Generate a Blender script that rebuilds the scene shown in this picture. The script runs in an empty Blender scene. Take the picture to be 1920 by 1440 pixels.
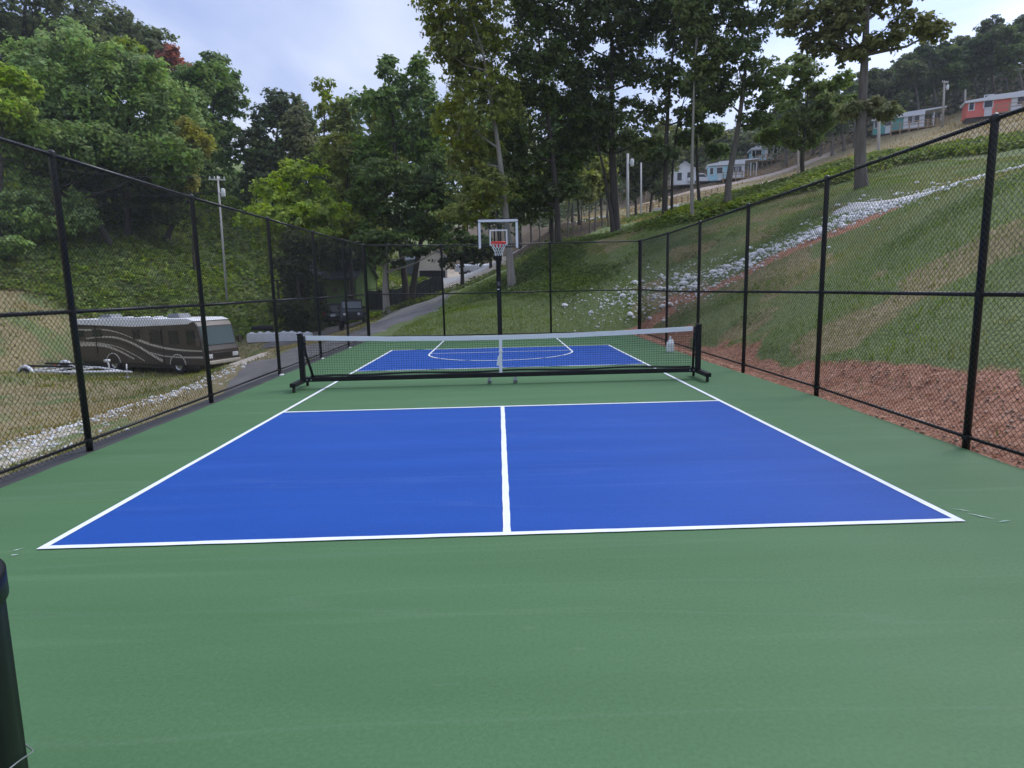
import bpy, math, random
import numpy as np
from mathutils import Vector, Matrix

rnd = random.Random(11)
rng = np.random.default_rng(11)
scene = bpy.context.scene
col = scene.collection
R = math.radians

# ------------------------------------------------------------------ camera
CAM = np.array([-0.0143, -10.5718, 1.5957])
FPX = 1160.556                                   # focal length in photo pixels (1920 wide)
CR = np.array([0.99950613, -0.02148321, -0.02293395])
CU = np.array([0.02590097, 0.14994445, 0.9883551])
CF = np.array([0.01779422, 0.98846099, -0.15042683])
cam = bpy.data.cameras.new('camera')
cam.sensor_fit = 'HORIZONTAL'; cam.sensor_width = 36.0
cam.lens = 36.0 * FPX / 1920.0
cam.clip_start = 0.05; cam.clip_end = 3000
cam_o = bpy.data.objects.new('camera', cam); col.objects.link(cam_o)
cam_o.matrix_world = Matrix(((CR[0], CU[0], -CF[0], CAM[0]), (CR[1], CU[1], -CF[1], CAM[1]),
                             (CR[2], CU[2], -CF[2], CAM[2]), (0, 0, 0, 1)))
scene.camera = cam_o

# ------------------------------------------------------------------ sky, sun, exposure
SUN_AZ, SUN_EL = 56.0, 50.0                      # azimuth to the right of the court axis
sd = Vector((math.sin(R(SUN_AZ)) * math.cos(R(SUN_EL)), math.cos(R(SUN_AZ)) * math.cos(R(SUN_EL)), math.sin(R(SUN_EL))))
world = bpy.data.worlds.new('World'); scene.world = world; world.use_nodes = True
wt = world.node_tree; wt.nodes.clear()
def wn(t, **kw):
    n = wt.nodes.new(t)
    for k, v in kw.items(): setattr(n, k, v)
    return n
sky = wn('ShaderNodeTexSky', sky_type='NISHITA', sun_disc=False)
sky.sun_elevation = R(SUN_EL); sky.sun_rotation = R(SUN_AZ)
sky.air_density = 1.0; sky.dust_density = 2.0; sky.ozone_density = 1.5
tc = wn('ShaderNodeTexCoord')
sep = wn('ShaderNodeSeparateXYZ'); wt.links.new(tc.outputs['Generated'], sep.inputs[0])
addz = wn('ShaderNodeMath', operation='ADD'); addz.inputs[1].default_value = 0.22; wt.links.new(sep.outputs['Z'], addz.inputs[0])
mxz = wn('ShaderNodeMath', operation='MAXIMUM'); mxz.inputs[1].default_value = 0.08; wt.links.new(addz.outputs[0], mxz.inputs[0])
dvx = wn('ShaderNodeMath', operation='DIVIDE'); wt.links.new(sep.outputs['X'], dvx.inputs[0]); wt.links.new(mxz.outputs[0], dvx.inputs[1])
dvy = wn('ShaderNodeMath', operation='DIVIDE'); wt.links.new(sep.outputs['Y'], dvy.inputs[0]); wt.links.new(mxz.outputs[0], dvy.inputs[1])
cmb = wn('ShaderNodeCombineXYZ'); wt.links.new(dvx.outputs[0], cmb.inputs[0]); wt.links.new(dvy.outputs[0], cmb.inputs[1])
cn = wn('ShaderNodeTexNoise'); cn.inputs['Scale'].default_value = 1.15; cn.inputs['Detail'].default_value = 5; cn.inputs['Roughness'].default_value = 0.5
cn.inputs['Distortion'].default_value = 0.35
wt.links.new(cmb.outputs[0], cn.inputs['Vector'])
cr = wn('ShaderNodeValToRGB')
cr.color_ramp.elements[0].position = 0.36; cr.color_ramp.elements[0].color = (3.0, 3.8, 6.4, 1)
cr.color_ramp.elements[1].position = 0.66; cr.color_ramp.elements[1].color = (6.3, 6.8, 8.2, 1)
wt.links.new(cn.outputs['Fac'], cr.inputs[0])
# the cloud deck is thinner and brighter round the sun
dot = wn('ShaderNodeVectorMath', operation='DOT_PRODUCT'); dot.inputs[1].default_value = sd
wt.links.new(tc.outputs['Generated'], dot.inputs[0])
mp = wn('ShaderNodeMapRange'); mp.inputs['From Min'].default_value = 0.62; mp.inputs['From Max'].default_value = 1.0
mp.inputs['To Min'].default_value = 1.0; mp.inputs['To Max'].default_value = 2.6
wt.links.new(dot.outputs['Value'], mp.inputs['Value'])
mul = wn('ShaderNodeVectorMath', operation='SCALE'); wt.links.new(cr.outputs[0], mul.inputs[0]); wt.links.new(mp.outputs[0], mul.inputs['Scale'])
mixs = wn('ShaderNodeMix', data_type='RGBA'); mixs.inputs[0].default_value = 0.86
wt.links.new(sky.outputs[0], mixs.inputs[6]); wt.links.new(mul.outputs[0], mixs.inputs[7])
bg = wn('ShaderNodeBackground'); bg.inputs['Strength'].default_value = 0.10
wt.links.new(mixs.outputs[2], bg.inputs['Color'])
wo = wn('ShaderNodeOutputWorld'); wt.links.new(bg.outputs[0], wo.inputs[0])

sun = bpy.data.lights.new('sun', 'SUN'); sun.energy = 1.5; sun.angle = R(22); sun.color = (1.0, 0.96, 0.90)
sun_o = bpy.data.objects.new('sun', sun); col.objects.link(sun_o)
sun_o.location = (30, 40, 50); sun_o.rotation_euler = (-sd).to_track_quat('-Z', 'Y').to_euler()

vs = scene.view_settings
vs.view_transform = 'Standard'; vs.look = 'None'; vs.gamma = 1.0; vs.exposure = 0.56; vs.use_curve_mapping = False
scene.cycles.max_bounces = 8; scene.cycles.diffuse_bounces = 5; scene.cycles.transmission_bounces = 5; scene.cycles.transparent_max_bounces = 12
scene.cycles.use_denoising = True

# ------------------------------------------------------------------ helpers
def at(px, py, F):
    """world point on the sight line through photo pixel (px, py), F metres up the court axis from the camera"""
    d = CF + (px - 960) / FPX * CR + (720 - py) / FPX * CU
    return CAM + d * (F / d[1])

def tag(o, label=None, cat=None, group=None, kind=None):
    if label: o['label'] = label
    if cat: o['category'] = cat
    if group: o['group'] = group
    if kind: o['kind'] = kind
    return o

def empty(name, loc=(0, 0, 0), rz=0.0, label=None, cat=None, group=None):
    o = bpy.data.objects.new(name, None); col.objects.link(o)
    o.location = loc; o.rotation_euler = (0, 0, rz); o.empty_display_size = 0.3
    return tag(o, label, cat, group)

def link(name, me, mat=None, parent=None):
    o = bpy.data.objects.new(name, me); col.objects.link(o)
    if mat is not None and len(me.materials) == 0: me.materials.append(mat)
    if parent is not None: o.parent = parent
    return o

def np_mesh(name, V, F, mat=None, smooth=False):
    V = np.asarray(V, np.float32); F = np.asarray(F, np.int32)
    me = bpy.data.meshes.new(name); k = F.shape[1]
    me.vertices.add(len(V)); me.vertices.foreach_set('co', V.ravel())
    me.loops.add(F.size); me.loops.foreach_set('vertex_index', F.ravel())
    me.polygons.add(len(F)); me.polygons.foreach_set('loop_start', np.arange(0, F.size, k, dtype=np.int32))
    if smooth: me.polygons.foreach_set('use_smooth', np.ones(len(F), bool))
    me.update(calc_edges=True)
    if mat is not None: me.materials.append(mat)
    return me

class MB:
    """collects simple shapes into one mesh"""
    def __init__(s): s.v = []; s.f = []
    def add(s, V, F):
        o = len(s.v); s.v += [tuple(map(float, p)) for p in V]; s.f += [tuple(i + o for i in f) for f in F]; return s
    def box(s, c, d, rz=0.0, rx=0.0, ry=0.0):
        hx, hy, hz = d[0] / 2, d[1] / 2, d[2] / 2
        m = Matrix.Rotation(rz, 3, 'Z') @ Matrix.Rotation(ry, 3, 'Y') @ Matrix.Rotation(rx, 3, 'X')
        V = [m @ Vector((x, y, z)) + Vector(c) for z in (-hz, hz) for y in (-hy, hy) for x in (-hx, hx)]
        return s.add(V, [(0, 2, 3, 1), (4, 5, 7, 6), (0, 1, 5, 4), (2, 6, 7, 3), (0, 4, 6, 2), (1, 3, 7, 5)])
    def tube(s, pts, rad, n=8, cap=True):
        pts = [Vector(p) for p in pts]
        rads = rad if isinstance(rad, (list, tuple)) else [rad] * len(pts)
        V = []; F = []; ref = None
        for i, p in enumerate(pts):
            t = (pts[min(i + 1, len(pts) - 1)] - pts[max(i - 1, 0)]).normalized()
            if ref is None: ref = Vector((1, 0, 0)) if abs(t.x) < 0.8 else Vector((0, 1, 0))
            a = (ref - t * ref.dot(t)).normalized(); b = t.cross(a); ref = a
            for k in range(n):
                an = 2 * math.pi * k / n
                V.append(p + (a * math.cos(an) + b * math.sin(an)) * rads[i])
        for i in range(len(pts) - 1):
            for k in range(n):
                F.append((i * n + k, i * n + (k + 1) % n, (i + 1) * n + (k + 1) % n, (i + 1) * n + k))
        if cap:
            F.append(tuple(range(n - 1, -1, -1))); F.append(tuple((len(pts) - 1) * n + k for k in range(n)))
        return s.add(V, F)
    def prism(s, poly, y0, y1):
        """polygon in XZ extruded along Y"""
        n = len(poly)
        V = [(x, y0, z) for x, z in poly] + [(x, y1, z) for x, z in poly]
        F = [tuple(range(n)), tuple(range(2 * n - 1, n - 1, -1))]
        F += [(i, i + n, (i + 1) % n + n, (i + 1) % n) for i in range(n)]
        return s.add(V, F)
    def lathe(s, prof, n=24, c=(0, 0, 0), axis='Z'):
        V = []; F = []
        for r, z in prof:
            for k in range(n):
                a = 2 * math.pi * k / n
                if axis == 'Z': V.append((c[0] + r * math.cos(a), c[1] + r * math.sin(a), c[2] + z))
                elif axis == 'Y': V.append((c[0] + r * math.cos(a), c[1] + z, c[2] + r * math.sin(a)))
                else: V.append((c[0] + z, c[1] + r * math.cos(a), c[2] + r * math.sin(a)))
        for i in range(len(prof) - 1):
            for k in range(n): F.append((i * n + k, i * n + (k + 1) % n, (i + 1) * n + (k + 1) % n, (i + 1) * n + k))
        return s.add(V, F)
    def mesh(s, name, mat=None, smooth=False, bevel=0.0):
        me = bpy.data.meshes.new(name); me.from_pydata(s.v, [], s.f); me.update()
        if smooth: me.polygons.foreach_set('use_smooth', [len(p.vertices) == 4 for p in me.polygons])
        if mat is not None: me.materials.append(mat)
        return me
    def build(s, name, mat, parent=None, smooth=False, bevel=0.0):
        o = link(name, s.mesh(name, mat, smooth), None, parent)
        if bevel:
            b = o.modifiers.new('bevel', 'BEVEL'); b.width = bevel; b.segments = 2; b.limit_method = 'ANGLE'; b.angle_limit = R(35)
        return o

# ------------------------------------------------------------------ materials
MATS = {}
def mat(name, c1, c2=None, scale=4.0, rough=0.7, bump=0.0, bscale=None, metal=0.0, stretch=None, detail=5.0, spec=0.5, coat=0.0, contrast=(0.3, 0.7)):
    if name in MATS: return MATS[name]
    m = bpy.data.materials.new(name); m.use_nodes = True; MATS[name] = m
    nt = m.node_tree; b = nt.nodes['Principled BSDF']
    b.inputs['Roughness'].default_value = rough; b.inputs['Metallic'].default_value = metal
    b.inputs['Specular IOR Level'].default_value = spec; b.inputs['Coat Weight'].default_value = coat
    if c2 is None: c2 = tuple(x * 0.8 for x in c1)
    t = nt.nodes.new('ShaderNodeTexCoord'); mpn = nt.nodes.new('ShaderNodeMapping')
    nt.links.new(t.outputs['Object'], mpn.inputs[0])
    if stretch: mpn.inputs['Scale'].default_value = stretch
    n = nt.nodes.new('ShaderNodeTexNoise'); n.inputs['Scale'].default_value = scale; n.inputs['Detail'].default_value = detail
    nt.links.new(mpn.outputs[0], n.inputs['Vector'])
    r = nt.nodes.new('ShaderNodeValToRGB'); r.color_ramp.elements[0].position = contrast[0]; r.color_ramp.elements[1].position = contrast[1]
    r.color_ramp.elements[0].color = (*c1, 1); r.color_ramp.elements[1].color = (*c2, 1)
    nt.links.new(n.outputs['Fac'], r.inputs[0]); nt.links.new(r.outputs[0], b.inputs['Base Color'])
    if bump:
        n2 = nt.nodes.new('ShaderNodeTexNoise'); n2.inputs['Scale'].default_value = bscale or scale * 6; n2.inputs['Detail'].default_value = 4
        nt.links.new(t.outputs['Object'], n2.inputs['Vector'])
        bp = nt.nodes.new('ShaderNodeBump'); bp.inputs['Strength'].default_value = min(bump, 1.0); bp.inputs['Distance'].default_value = 0.02 * max(1, bump)
        nt.links.new(n2.outputs['Fac'], bp.inputs['Height']); nt.links.new(bp.outputs[0], b.inputs['Normal'])
    return m

def glass(name, tint, rough=0.03, trans=0.25):
    if name in MATS: return MATS[name]
    m = bpy.data.materials.new(name); m.use_nodes = True; MATS[name] = m
    nt = m.node_tree; b = nt.nodes['Principled BSDF']
    b.inputs['Base Color'].default_value = (*tint, 1); b.inputs['Roughness'].default_value = rough
    b.inputs['Specular IOR Level'].default_value = 0.6
    if trans:
        tr = nt.nodes.new('ShaderNodeBsdfTransparent'); tr.inputs[0].default_value = (0.9, 0.93, 0.93, 1)
        mx = nt.nodes.new('ShaderNodeMixShader'); mx.inputs[0].default_value = trans
        out = nt.nodes['Material Output']
        nt.links.new(b.outputs[0], mx.inputs[1]); nt.links.new(tr.outputs[0], mx.inputs[2]); nt.links.new(mx.outputs[0], out.inputs[0])
    return m

def leaf_mat():
    """foliage: tint from the object's own colour, varied leaf by leaf"""
    m = bpy.data.materials.new('foliage'); m.use_nodes = True; MATS['foliage'] = m
    nt = m.node_tree; b = nt.nodes['Principled BSDF']; out = nt.nodes['Material Output']
    oi = nt.nodes.new('ShaderNodeObjectInfo'); ge = nt.nodes.new('ShaderNodeNewGeometry')
    hsv = nt.nodes.new('ShaderNodeHueSaturation')
    mr = nt.nodes.new('ShaderNodeMapRange'); mr.inputs['To Min'].default_value = 0.66; mr.inputs['To Max'].default_value = 1.35
    nt.links.new(ge.outputs['Random Per Island'], mr.inputs['Value']); nt.links.new(mr.outputs[0], hsv.inputs['Value'])
    wh = nt.nodes.new('ShaderNodeTexWhiteNoise'); wh.noise_dimensions = '1D'; nt.links.new(ge.outputs['Random Per Island'], wh.inputs['W'])
    mh = nt.nodes.new('ShaderNodeMapRange'); mh.inputs['To Min'].default_value = 0.475; mh.inputs['To Max'].default_value = 0.52
    nt.links.new(wh.outputs['Value'], mh.inputs['Value']); nt.links.new(mh.outputs[0], hsv.inputs['Hue'])
    # clumps of a different green
    tcn = nt.nodes.new('ShaderNodeTexCoord'); nz = nt.nodes.new('ShaderNodeTexNoise'); nz.inputs['Scale'].default_value = 0.45; nz.inputs['Detail'].default_value = 2
    nt.links.new(tcn.outputs['Object'], nz.inputs['Vector'])
    ms = nt.nodes.new('ShaderNodeMapRange'); ms.inputs['From Min'].default_value = 0.3; ms.inputs['From Max'].default_value = 0.7
    ms.inputs['To Min'].default_value = 0.8; ms.inputs['To Max'].default_value = 1.2
    nt.links.new(nz.outputs['Fac'], ms.inputs['Value']); nt.links.new(ms.outputs[0], hsv.inputs['Saturation'])
    nt.links.new(oi.outputs['Color'], hsv.inputs['Color']); nt.links.new(hsv.outputs[0], b.inputs['Base Color'])
    b.inputs['Roughness'].default_value = 0.7; b.inputs['Specular IOR Level'].default_value = 0.12
    tl = nt.nodes.new('ShaderNodeBsdfTranslucent'); nt.links.new(hsv.outputs[0], tl.inputs[0])
    mx = nt.nodes.new('ShaderNodeMixShader'); mx.inputs[0].default_value = 0.42
    nt.links.new(b.outputs[0], mx.inputs[1]); nt.links.new(tl.outputs[0], mx.inputs[2]); nt.links.new(mx.outputs[0], out.inputs[0])
    return m
LEAF = leaf_mat()

BLACK = mat('black_vinyl', (0.008, 0.008, 0.010), (0.014, 0.014, 0.016), 6, 0.42)
BLACKP = mat('black_powder_coat', (0.008, 0.008, 0.009), (0.013, 0.013, 0.014), 9, 0.55, bump=0.05, bscale=400, spec=.3)
WHITE = mat('white_paint', (0.78, 0.79, 0.80), (0.70, 0.71, 0.73), 3, 0.6)
TAPE = mat('white_tape', (0.88, 0.89, 0.93), (0.76, 0.77, 0.83), 5, 0.8, stretch=(0.4, 1, 8))
STEEL = mat('galvanised_steel', (0.52, 0.53, 0.55), (0.38, 0.39, 0.41), 12, 0.4, metal=0.7)
BARK = mat('bark', (0.10, 0.085, 0.07), (0.17, 0.15, 0.13), 3, 0.95, bump=0.8, bscale=14, stretch=(3, 3, 0.5))
BARKD = mat('dark_bark', (0.045, 0.038, 0.032), (0.085, 0.072, 0.06), 3, 0.95, bump=0.8, bscale=14, stretch=(3, 3, 0.5))
BARKP = mat('pale_bark', (0.22, 0.20, 0.17), (0.33, 0.30, 0.26), 3, 0.9, bump=0.5, bscale=14, stretch=(3, 3, 0.5))
WOODP = mat('weathered_pole', (0.30, 0.27, 0.23), (0.42, 0.38, 0.33), 4, 0.9, stretch=(6, 6, 0.4))
DECK = mat('deck_timber', (0.30, 0.20, 0.12), (0.40, 0.28, 0.17), 4, 0.85, stretch=(0.5, 6, 6))
ROCKW = mat('pale_limestone', (0.84, 0.83, 0.82), (0.66, 0.65, 0.63), 3, 0.9, bump=0.5, bscale=10)
CONC = mat('pale_concrete', (0.68, 0.68, 0.67), (0.55, 0.55, 0.54), 2, 0.9, bump=0.2, bscale=20)
ASPH = mat('asphalt', (0.115, 0.108, 0.104), (0.19, 0.175, 0.165), 1.2, 0.9, bump=0.4, bscale=60)
DARKGL = glass('dark_glass', (0.012, 0.014, 0.016), 0.05, 0.0)
RUBBER = mat('tyre_rubber', (0.012, 0.012, 0.012), (0.02, 0.02, 0.02), 8, 0.85)
CHROME = mat('bright_wheel', (0.6, 0.6, 0.62), (0.5, 0.5, 0.52), 8, 0.25, metal=0.9)

# ------------------------------------------------------------------ terrain height
CP = []
def cp(px, py, F): CP.append(tuple(at(px, py, F)))
def cw(x, y, z): CP.append((x, y, z))
for y in (-30, -14, -8, -3, 1, 5, 9):
    for x, z in ((4.85, 0.03), (5.3, 0.46), (5.7, .66), (6.5, 1.05), (9, 2.45), (11.8, 3.95), (14, 4.45), (18, 5.1)): cw(x, y, z)
for y in (-30, -14, -6, 0, 4): cw(-5.2, y, -0.32); cw(-7.0, y, -0.85); cw(-11, y, -1.5)
for y in (8, 12): cw(-5.2, y, -0.25); cw(-8, y, -0.4)
for x in (-3, 0, 3): cw(x, 10.9, -0.02)
cw(4.6, 10.8, 0.1)
for q in [(50, 760, 20), (0, 700, 27), (130, 720, 26), (300, 740, 24), (430, 720, 20), (480, 680, 28), (500, 660, 34), (375, 706, 35.5), (410, 706, 34.6), (300, 700, 37), (215, 694, 38.5), (140, 688, 39.8), (430, 696, 36.5), (250, 690, 41),
          (70, 706, 36), (60, 600, 41), (0, 568, 45), (120, 563, 47), (300, 585, 50), (465, 641, 42), (525, 641, 42), (590, 640, 42), (450, 606, 58), (400, 572, 58), (427, 566, 55),
          (655, 618, 44), (640, 606, 54), (700, 616, 26), (740, 600, 29), (760, 582, 38), (800, 576, 46), (760, 573, 58), (720, 590, 44),
          (760, 546, 74), (870, 530, 70), (800, 520, 88), (900, 520, 90), (780, 622, 23), (800, 607, 24), (900, 577, 25), (957, 548, 33), (1000, 490, 46),
          (1050, 420, 75), (1100, 440, 52), (1100, 582, 24), (1040, 520, 31), (1150, 490, 30), (1200, 460, 31), (1155, 446, 38), (1050, 456, 37),
          (1240, 412, 36), (1300, 415, 33), (1362, 388, 34), (1400, 383, 34), (1500, 350, 33), (1650, 296, 33), (1610, 357, 24), (1800, 292, 31), (1900, 282, 28),
          (1850, 266, 46), (1920, 258, 46), (1300, 397, 74), (1240, 405, 72), (1350, 370, 84), (1250, 343, 112), (1200, 385, 112), (1380, 332, 108), (1440, 322, 106),
          (1560, 266, 108), (1690, 248, 98), (1740, 240, 95), (1860, 216, 90), (1940, 200, 88), (1750, 300, 58), (1500, 345, 60), (1900, 235, 66),
          (1120, 400, 100), (1000, 430, 100), (850, 500, 110),
          (200, 440, 62), (0, 420, 55), (100, 500, 52), (300, 480, 58), (430, 370, 78), (460, 390, 75), (300, 400, 82), (330, 520, 58), (450, 500, 66),
          (560, 480, 80), (650, 500, 80), (600, 560, 62), (480, 560, 64)]: cp(*q)
for x, y, z in [(-110, 60, 40), (-90, 20, 26), (-60, 10, 10), (-50, 75, 24), (-30, 95, 18), (-70, 110, 36), (-30, 140, 20), (0, 140, 14), (0, 200, 22),
                (-40, 260, 34), (60, 150, 38), (100, 150, 48), (140, 130, 52), (100, 60, 32), (90, 20, 24), (60, 0, 14), (40, -20, 9), (30, 110, 22),
                (60, 250, 60), (160, 250, 70), (-160, 120, 60), (-60, -30, 0), (-25, -30, -2.0), (-25, -8, -1.6), (-25, 6, -1.6), (60, -60, 14), (-60, -80, 0)]:
    cw(x, y, z)
CP = np.array(CP)
def _k(a, b): return np.sqrt(((a[:, None, :] - b[None, :, :]) ** 2).sum(-1) + 0.25)
_A = _k(CP[:, :2], CP[:, :2]) + np.eye(len(CP)) * -0.25
_n = len(CP); _B = np.zeros((_n + 3, _n + 3)); _B[:_n, :_n] = _A
_P = np.c_[np.ones(_n), CP[:, :2]]; _B[:_n, _n:] = _P; _B[_n:, :_n] = _P.T
_W = np.linalg.solve(_B, np.r_[CP[:, 2], 0, 0, 0])
def sstep(a, b, x): t = np.clip((x - a) / (b - a), 0, 1); return t * t * (3 - 2 * t)
def vnoise(x, y, s, seed=0):
    x = np.asarray(x) / s; y = np.asarray(y) / s
    xi = np.floor(x).astype(np.int64); yi = np.floor(y).astype(np.int64); fx = x - xi; fy = y - yi
    fx = fx * fx * (3 - 2 * fx); fy = fy * fy * (3 - 2 * fy)
    def h(a, b):
        n = (a * 374761393 + b * 668265263 + seed * 1442695041) & 0x7fffffff
        n = ((n ^ (n >> 13)) * 1274126177) & 0x7fffffff
        return ((n ^ (n >> 16)) & 0xffff) / 65535.0
    return (h(xi, yi) * (1 - fx) + h(xi + 1, yi) * fx) * (1 - fy) + (h(xi, yi + 1) * (1 - fx) + h(xi + 1, yi + 1) * fx) * fy - 0.5
XL, XR_, YB = -4.76, 4.42, 10.75                 # edge of the levelled court pad
def gz(x, y):
    x = np.atleast_1d(np.asarray(x, float)); y = np.atleast_1d(np.asarray(y, float))
    q = np.c_[x, y]; z = np.empty(len(q))
    for i in range(0, len(q), 20000):
        z[i:i + 20000] = _k(q[i:i + 20000], CP[:, :2]) @ _W[:_n] + np.c_[np.ones(len(q[i:i + 20000])), q[i:i + 20000]] @ _W[_n:]
    rr = np.hypot(x, y)
    far = sstep(230, 420, rr); z = z * (1 - far) + 45 * far
    z = z + vnoise(x, y, 0.9, 1) * 0.10 + vnoise(x, y, 3.1, 2) * 0.22 + vnoise(x, y, 0.35, 3) * 0.05
    d = np.maximum(np.maximum(XL - x, x - XR_), y - YB)   # distance outside the pad
    m = sstep(0.0, 0.9, d)
    zi = np.where(x < XL, -0.30, np.where(x > XR_, -0.05, -0.05))
    return zi * (1 - m) + z * m - np.where(d < -0.05, 0.25, 0)
def gz1(x, y): return float(gz(x, y)[0])

def axis(lo, hi, a, b, fine, grow):
    v = list(np.arange(a, b, fine)); s = fine; p = b
    while p < hi: v.append(p); s = min(s * grow, 40); p += s
    v.append(hi); s = fine; p = a - fine
    while p > lo: v.append(p); s = min(s * grow, 40); p -= s
    v.append(lo); return np.array(sorted(v))
gx = axis(-700, 700, -11, 14, 0.26, 1.055); gy = axis(-300, 900, -9, 24, 0.30, 1.055)
GX, GY = np.meshgrid(gx, gy); fx, fy = GX.ravel(), GY.ravel(); fz = gz(fx, fy)
nx, ny = len(gx), len(gy)
ii = (np.arange(ny - 1)[:, None] * nx + np.arange(nx - 1)[None, :]).ravel()
gme = np_mesh('ground', np.c_[fx, fy, fz], np.c_[ii, ii + 1, ii + nx + 1, ii + nx], None, True)

def seg_dist(x, y, pts):
    d = np.full(len(x), 1e9)
    for (ax, ay), (bx, by) in zip(pts[:-1], pts[1:]):
        vx, vy = bx - ax, by - ay; t = np.clip(((x - ax) * vx + (y - ay) * vy) / (vx * vx + vy * vy), 0, 1)
        d = np.minimum(d, np.hypot(x - ax - t * vx, y - ay - t * vy))
    return d
ROCKLINE = [(13.0, 7.0), (12.0, 7.9), (10.3, 9.4), (8.4, 10.8), (6.8, 12.2), (5.3, 13.4), (4.3, 14.2)]
GRAVLINE = [(-8.6, -1.5), (-9.4, 1.0), (-10.3, 3.6), (-9.7, 5.3), (-8.4, 6.2), (-7.3, 7.4)]
def masks(x, y):
    nz = vnoise(x, y, 1.3, 5) * 1.1 + vnoise(x, y, 0.4, 6) * 0.5
    dirt = (1 - sstep(5.35, 5.70, x + nz * 0.8 + vnoise(x, y, 2.8, 15) * .55 + .12)) * (x > 4.2) * (y < 11.2)
    dirt = np.maximum(dirt, (1 - sstep(10.9, 11.5, y + nz * 0.6)) * (y > 10.3) * sstep(1.6, 2.6, x) * (x < 6))
    rl = seg_dist(x, y, [(p[0] - 0.75, p[1] - 0.75) for p in ROCKLINE[1:5]])
    dirt = np.maximum(dirt, (1 - sstep(0.15, 0.55, rl + nz * 0.4)) * 0.9)
    dirt = np.maximum(dirt, sstep(0.40, 0.56, vnoise(x, y, 1.7, 9) + vnoise(x, y, 0.6, 8) * 0.45 + 0.08) * (x > 5.5) * (x < 12) * (y < .5))
    ob = at(995, 485, 45); dirt = np.maximum(dirt, 1 - sstep(2.2, 3.6, np.hypot((x - ob[0]) * 0.8, (y - ob[1]) * 0.6) + nz))
    brown = sstep(38, 55, y) * sstep(9, 16, x)                                        # dry meadow below the cabins
    lot = sstep(-5.6, -7, x) * (1 - sstep(34, 44, y + vnoise(x, y, 6, 4) * 8)) * (0.62 + 0.8 * nz)
    brown = np.maximum(brown * (0.85 + 0.3 * nz), np.clip(lot, 0, 1))
    brown = np.maximum(brown, 0.85 * (x > 4.7) * (y < 26) * sstep(-.02, 0.25, vnoise(x, y, 2.0, 12) + .4 * vnoise(x, y, .7, 13)))
    sa = at(480, 660, 31); sb = at(440, 715, 20)
    sand = 1 - sstep(0.4, 1.5, seg_dist(x, y, [(sa[0] - 1.5, sa[1] + 3), (sa[0], sa[1]), (sb[0] - .5, sb[1] + 4)]) + nz * 1.3)
    sand = np.maximum(sand, .5 * (1 - sstep(0.2, 1.0, seg_dist(x, y, GRAVLINE) + nz * 1.2)))
    pd = at(830, 535, 78); pad = (1 - sstep(7, 9, np.abs(x - pd[0]) + nz)) * (1 - sstep(13, 15, np.abs(y - pd[1] - 2)))
    wd = sstep(44, 60, y) * (1 - sstep(6, 14, x + vnoise(x, y, 9, 3) * 8)) * (x > -12) * (1 - pad)   # leaf litter under the wood
    wd = np.maximum(wd, sstep(88, 94, y + vnoise(x, y, 7, 14) * 5) * sstep(18, 26, x))
    return dirt, np.clip(brown, 0, 1), np.clip(np.maximum(sand, pad), 0, 1), np.clip(wd, 0, 1)
mk = masks(fx, fy)
ca = gme.color_attributes.new('cover', 'FLOAT_COLOR', 'POINT')
ca.data.foreach_set('color', np.c_[mk[0], mk[1], mk[2], mk[3]].astype(np.float32).ravel())

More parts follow.
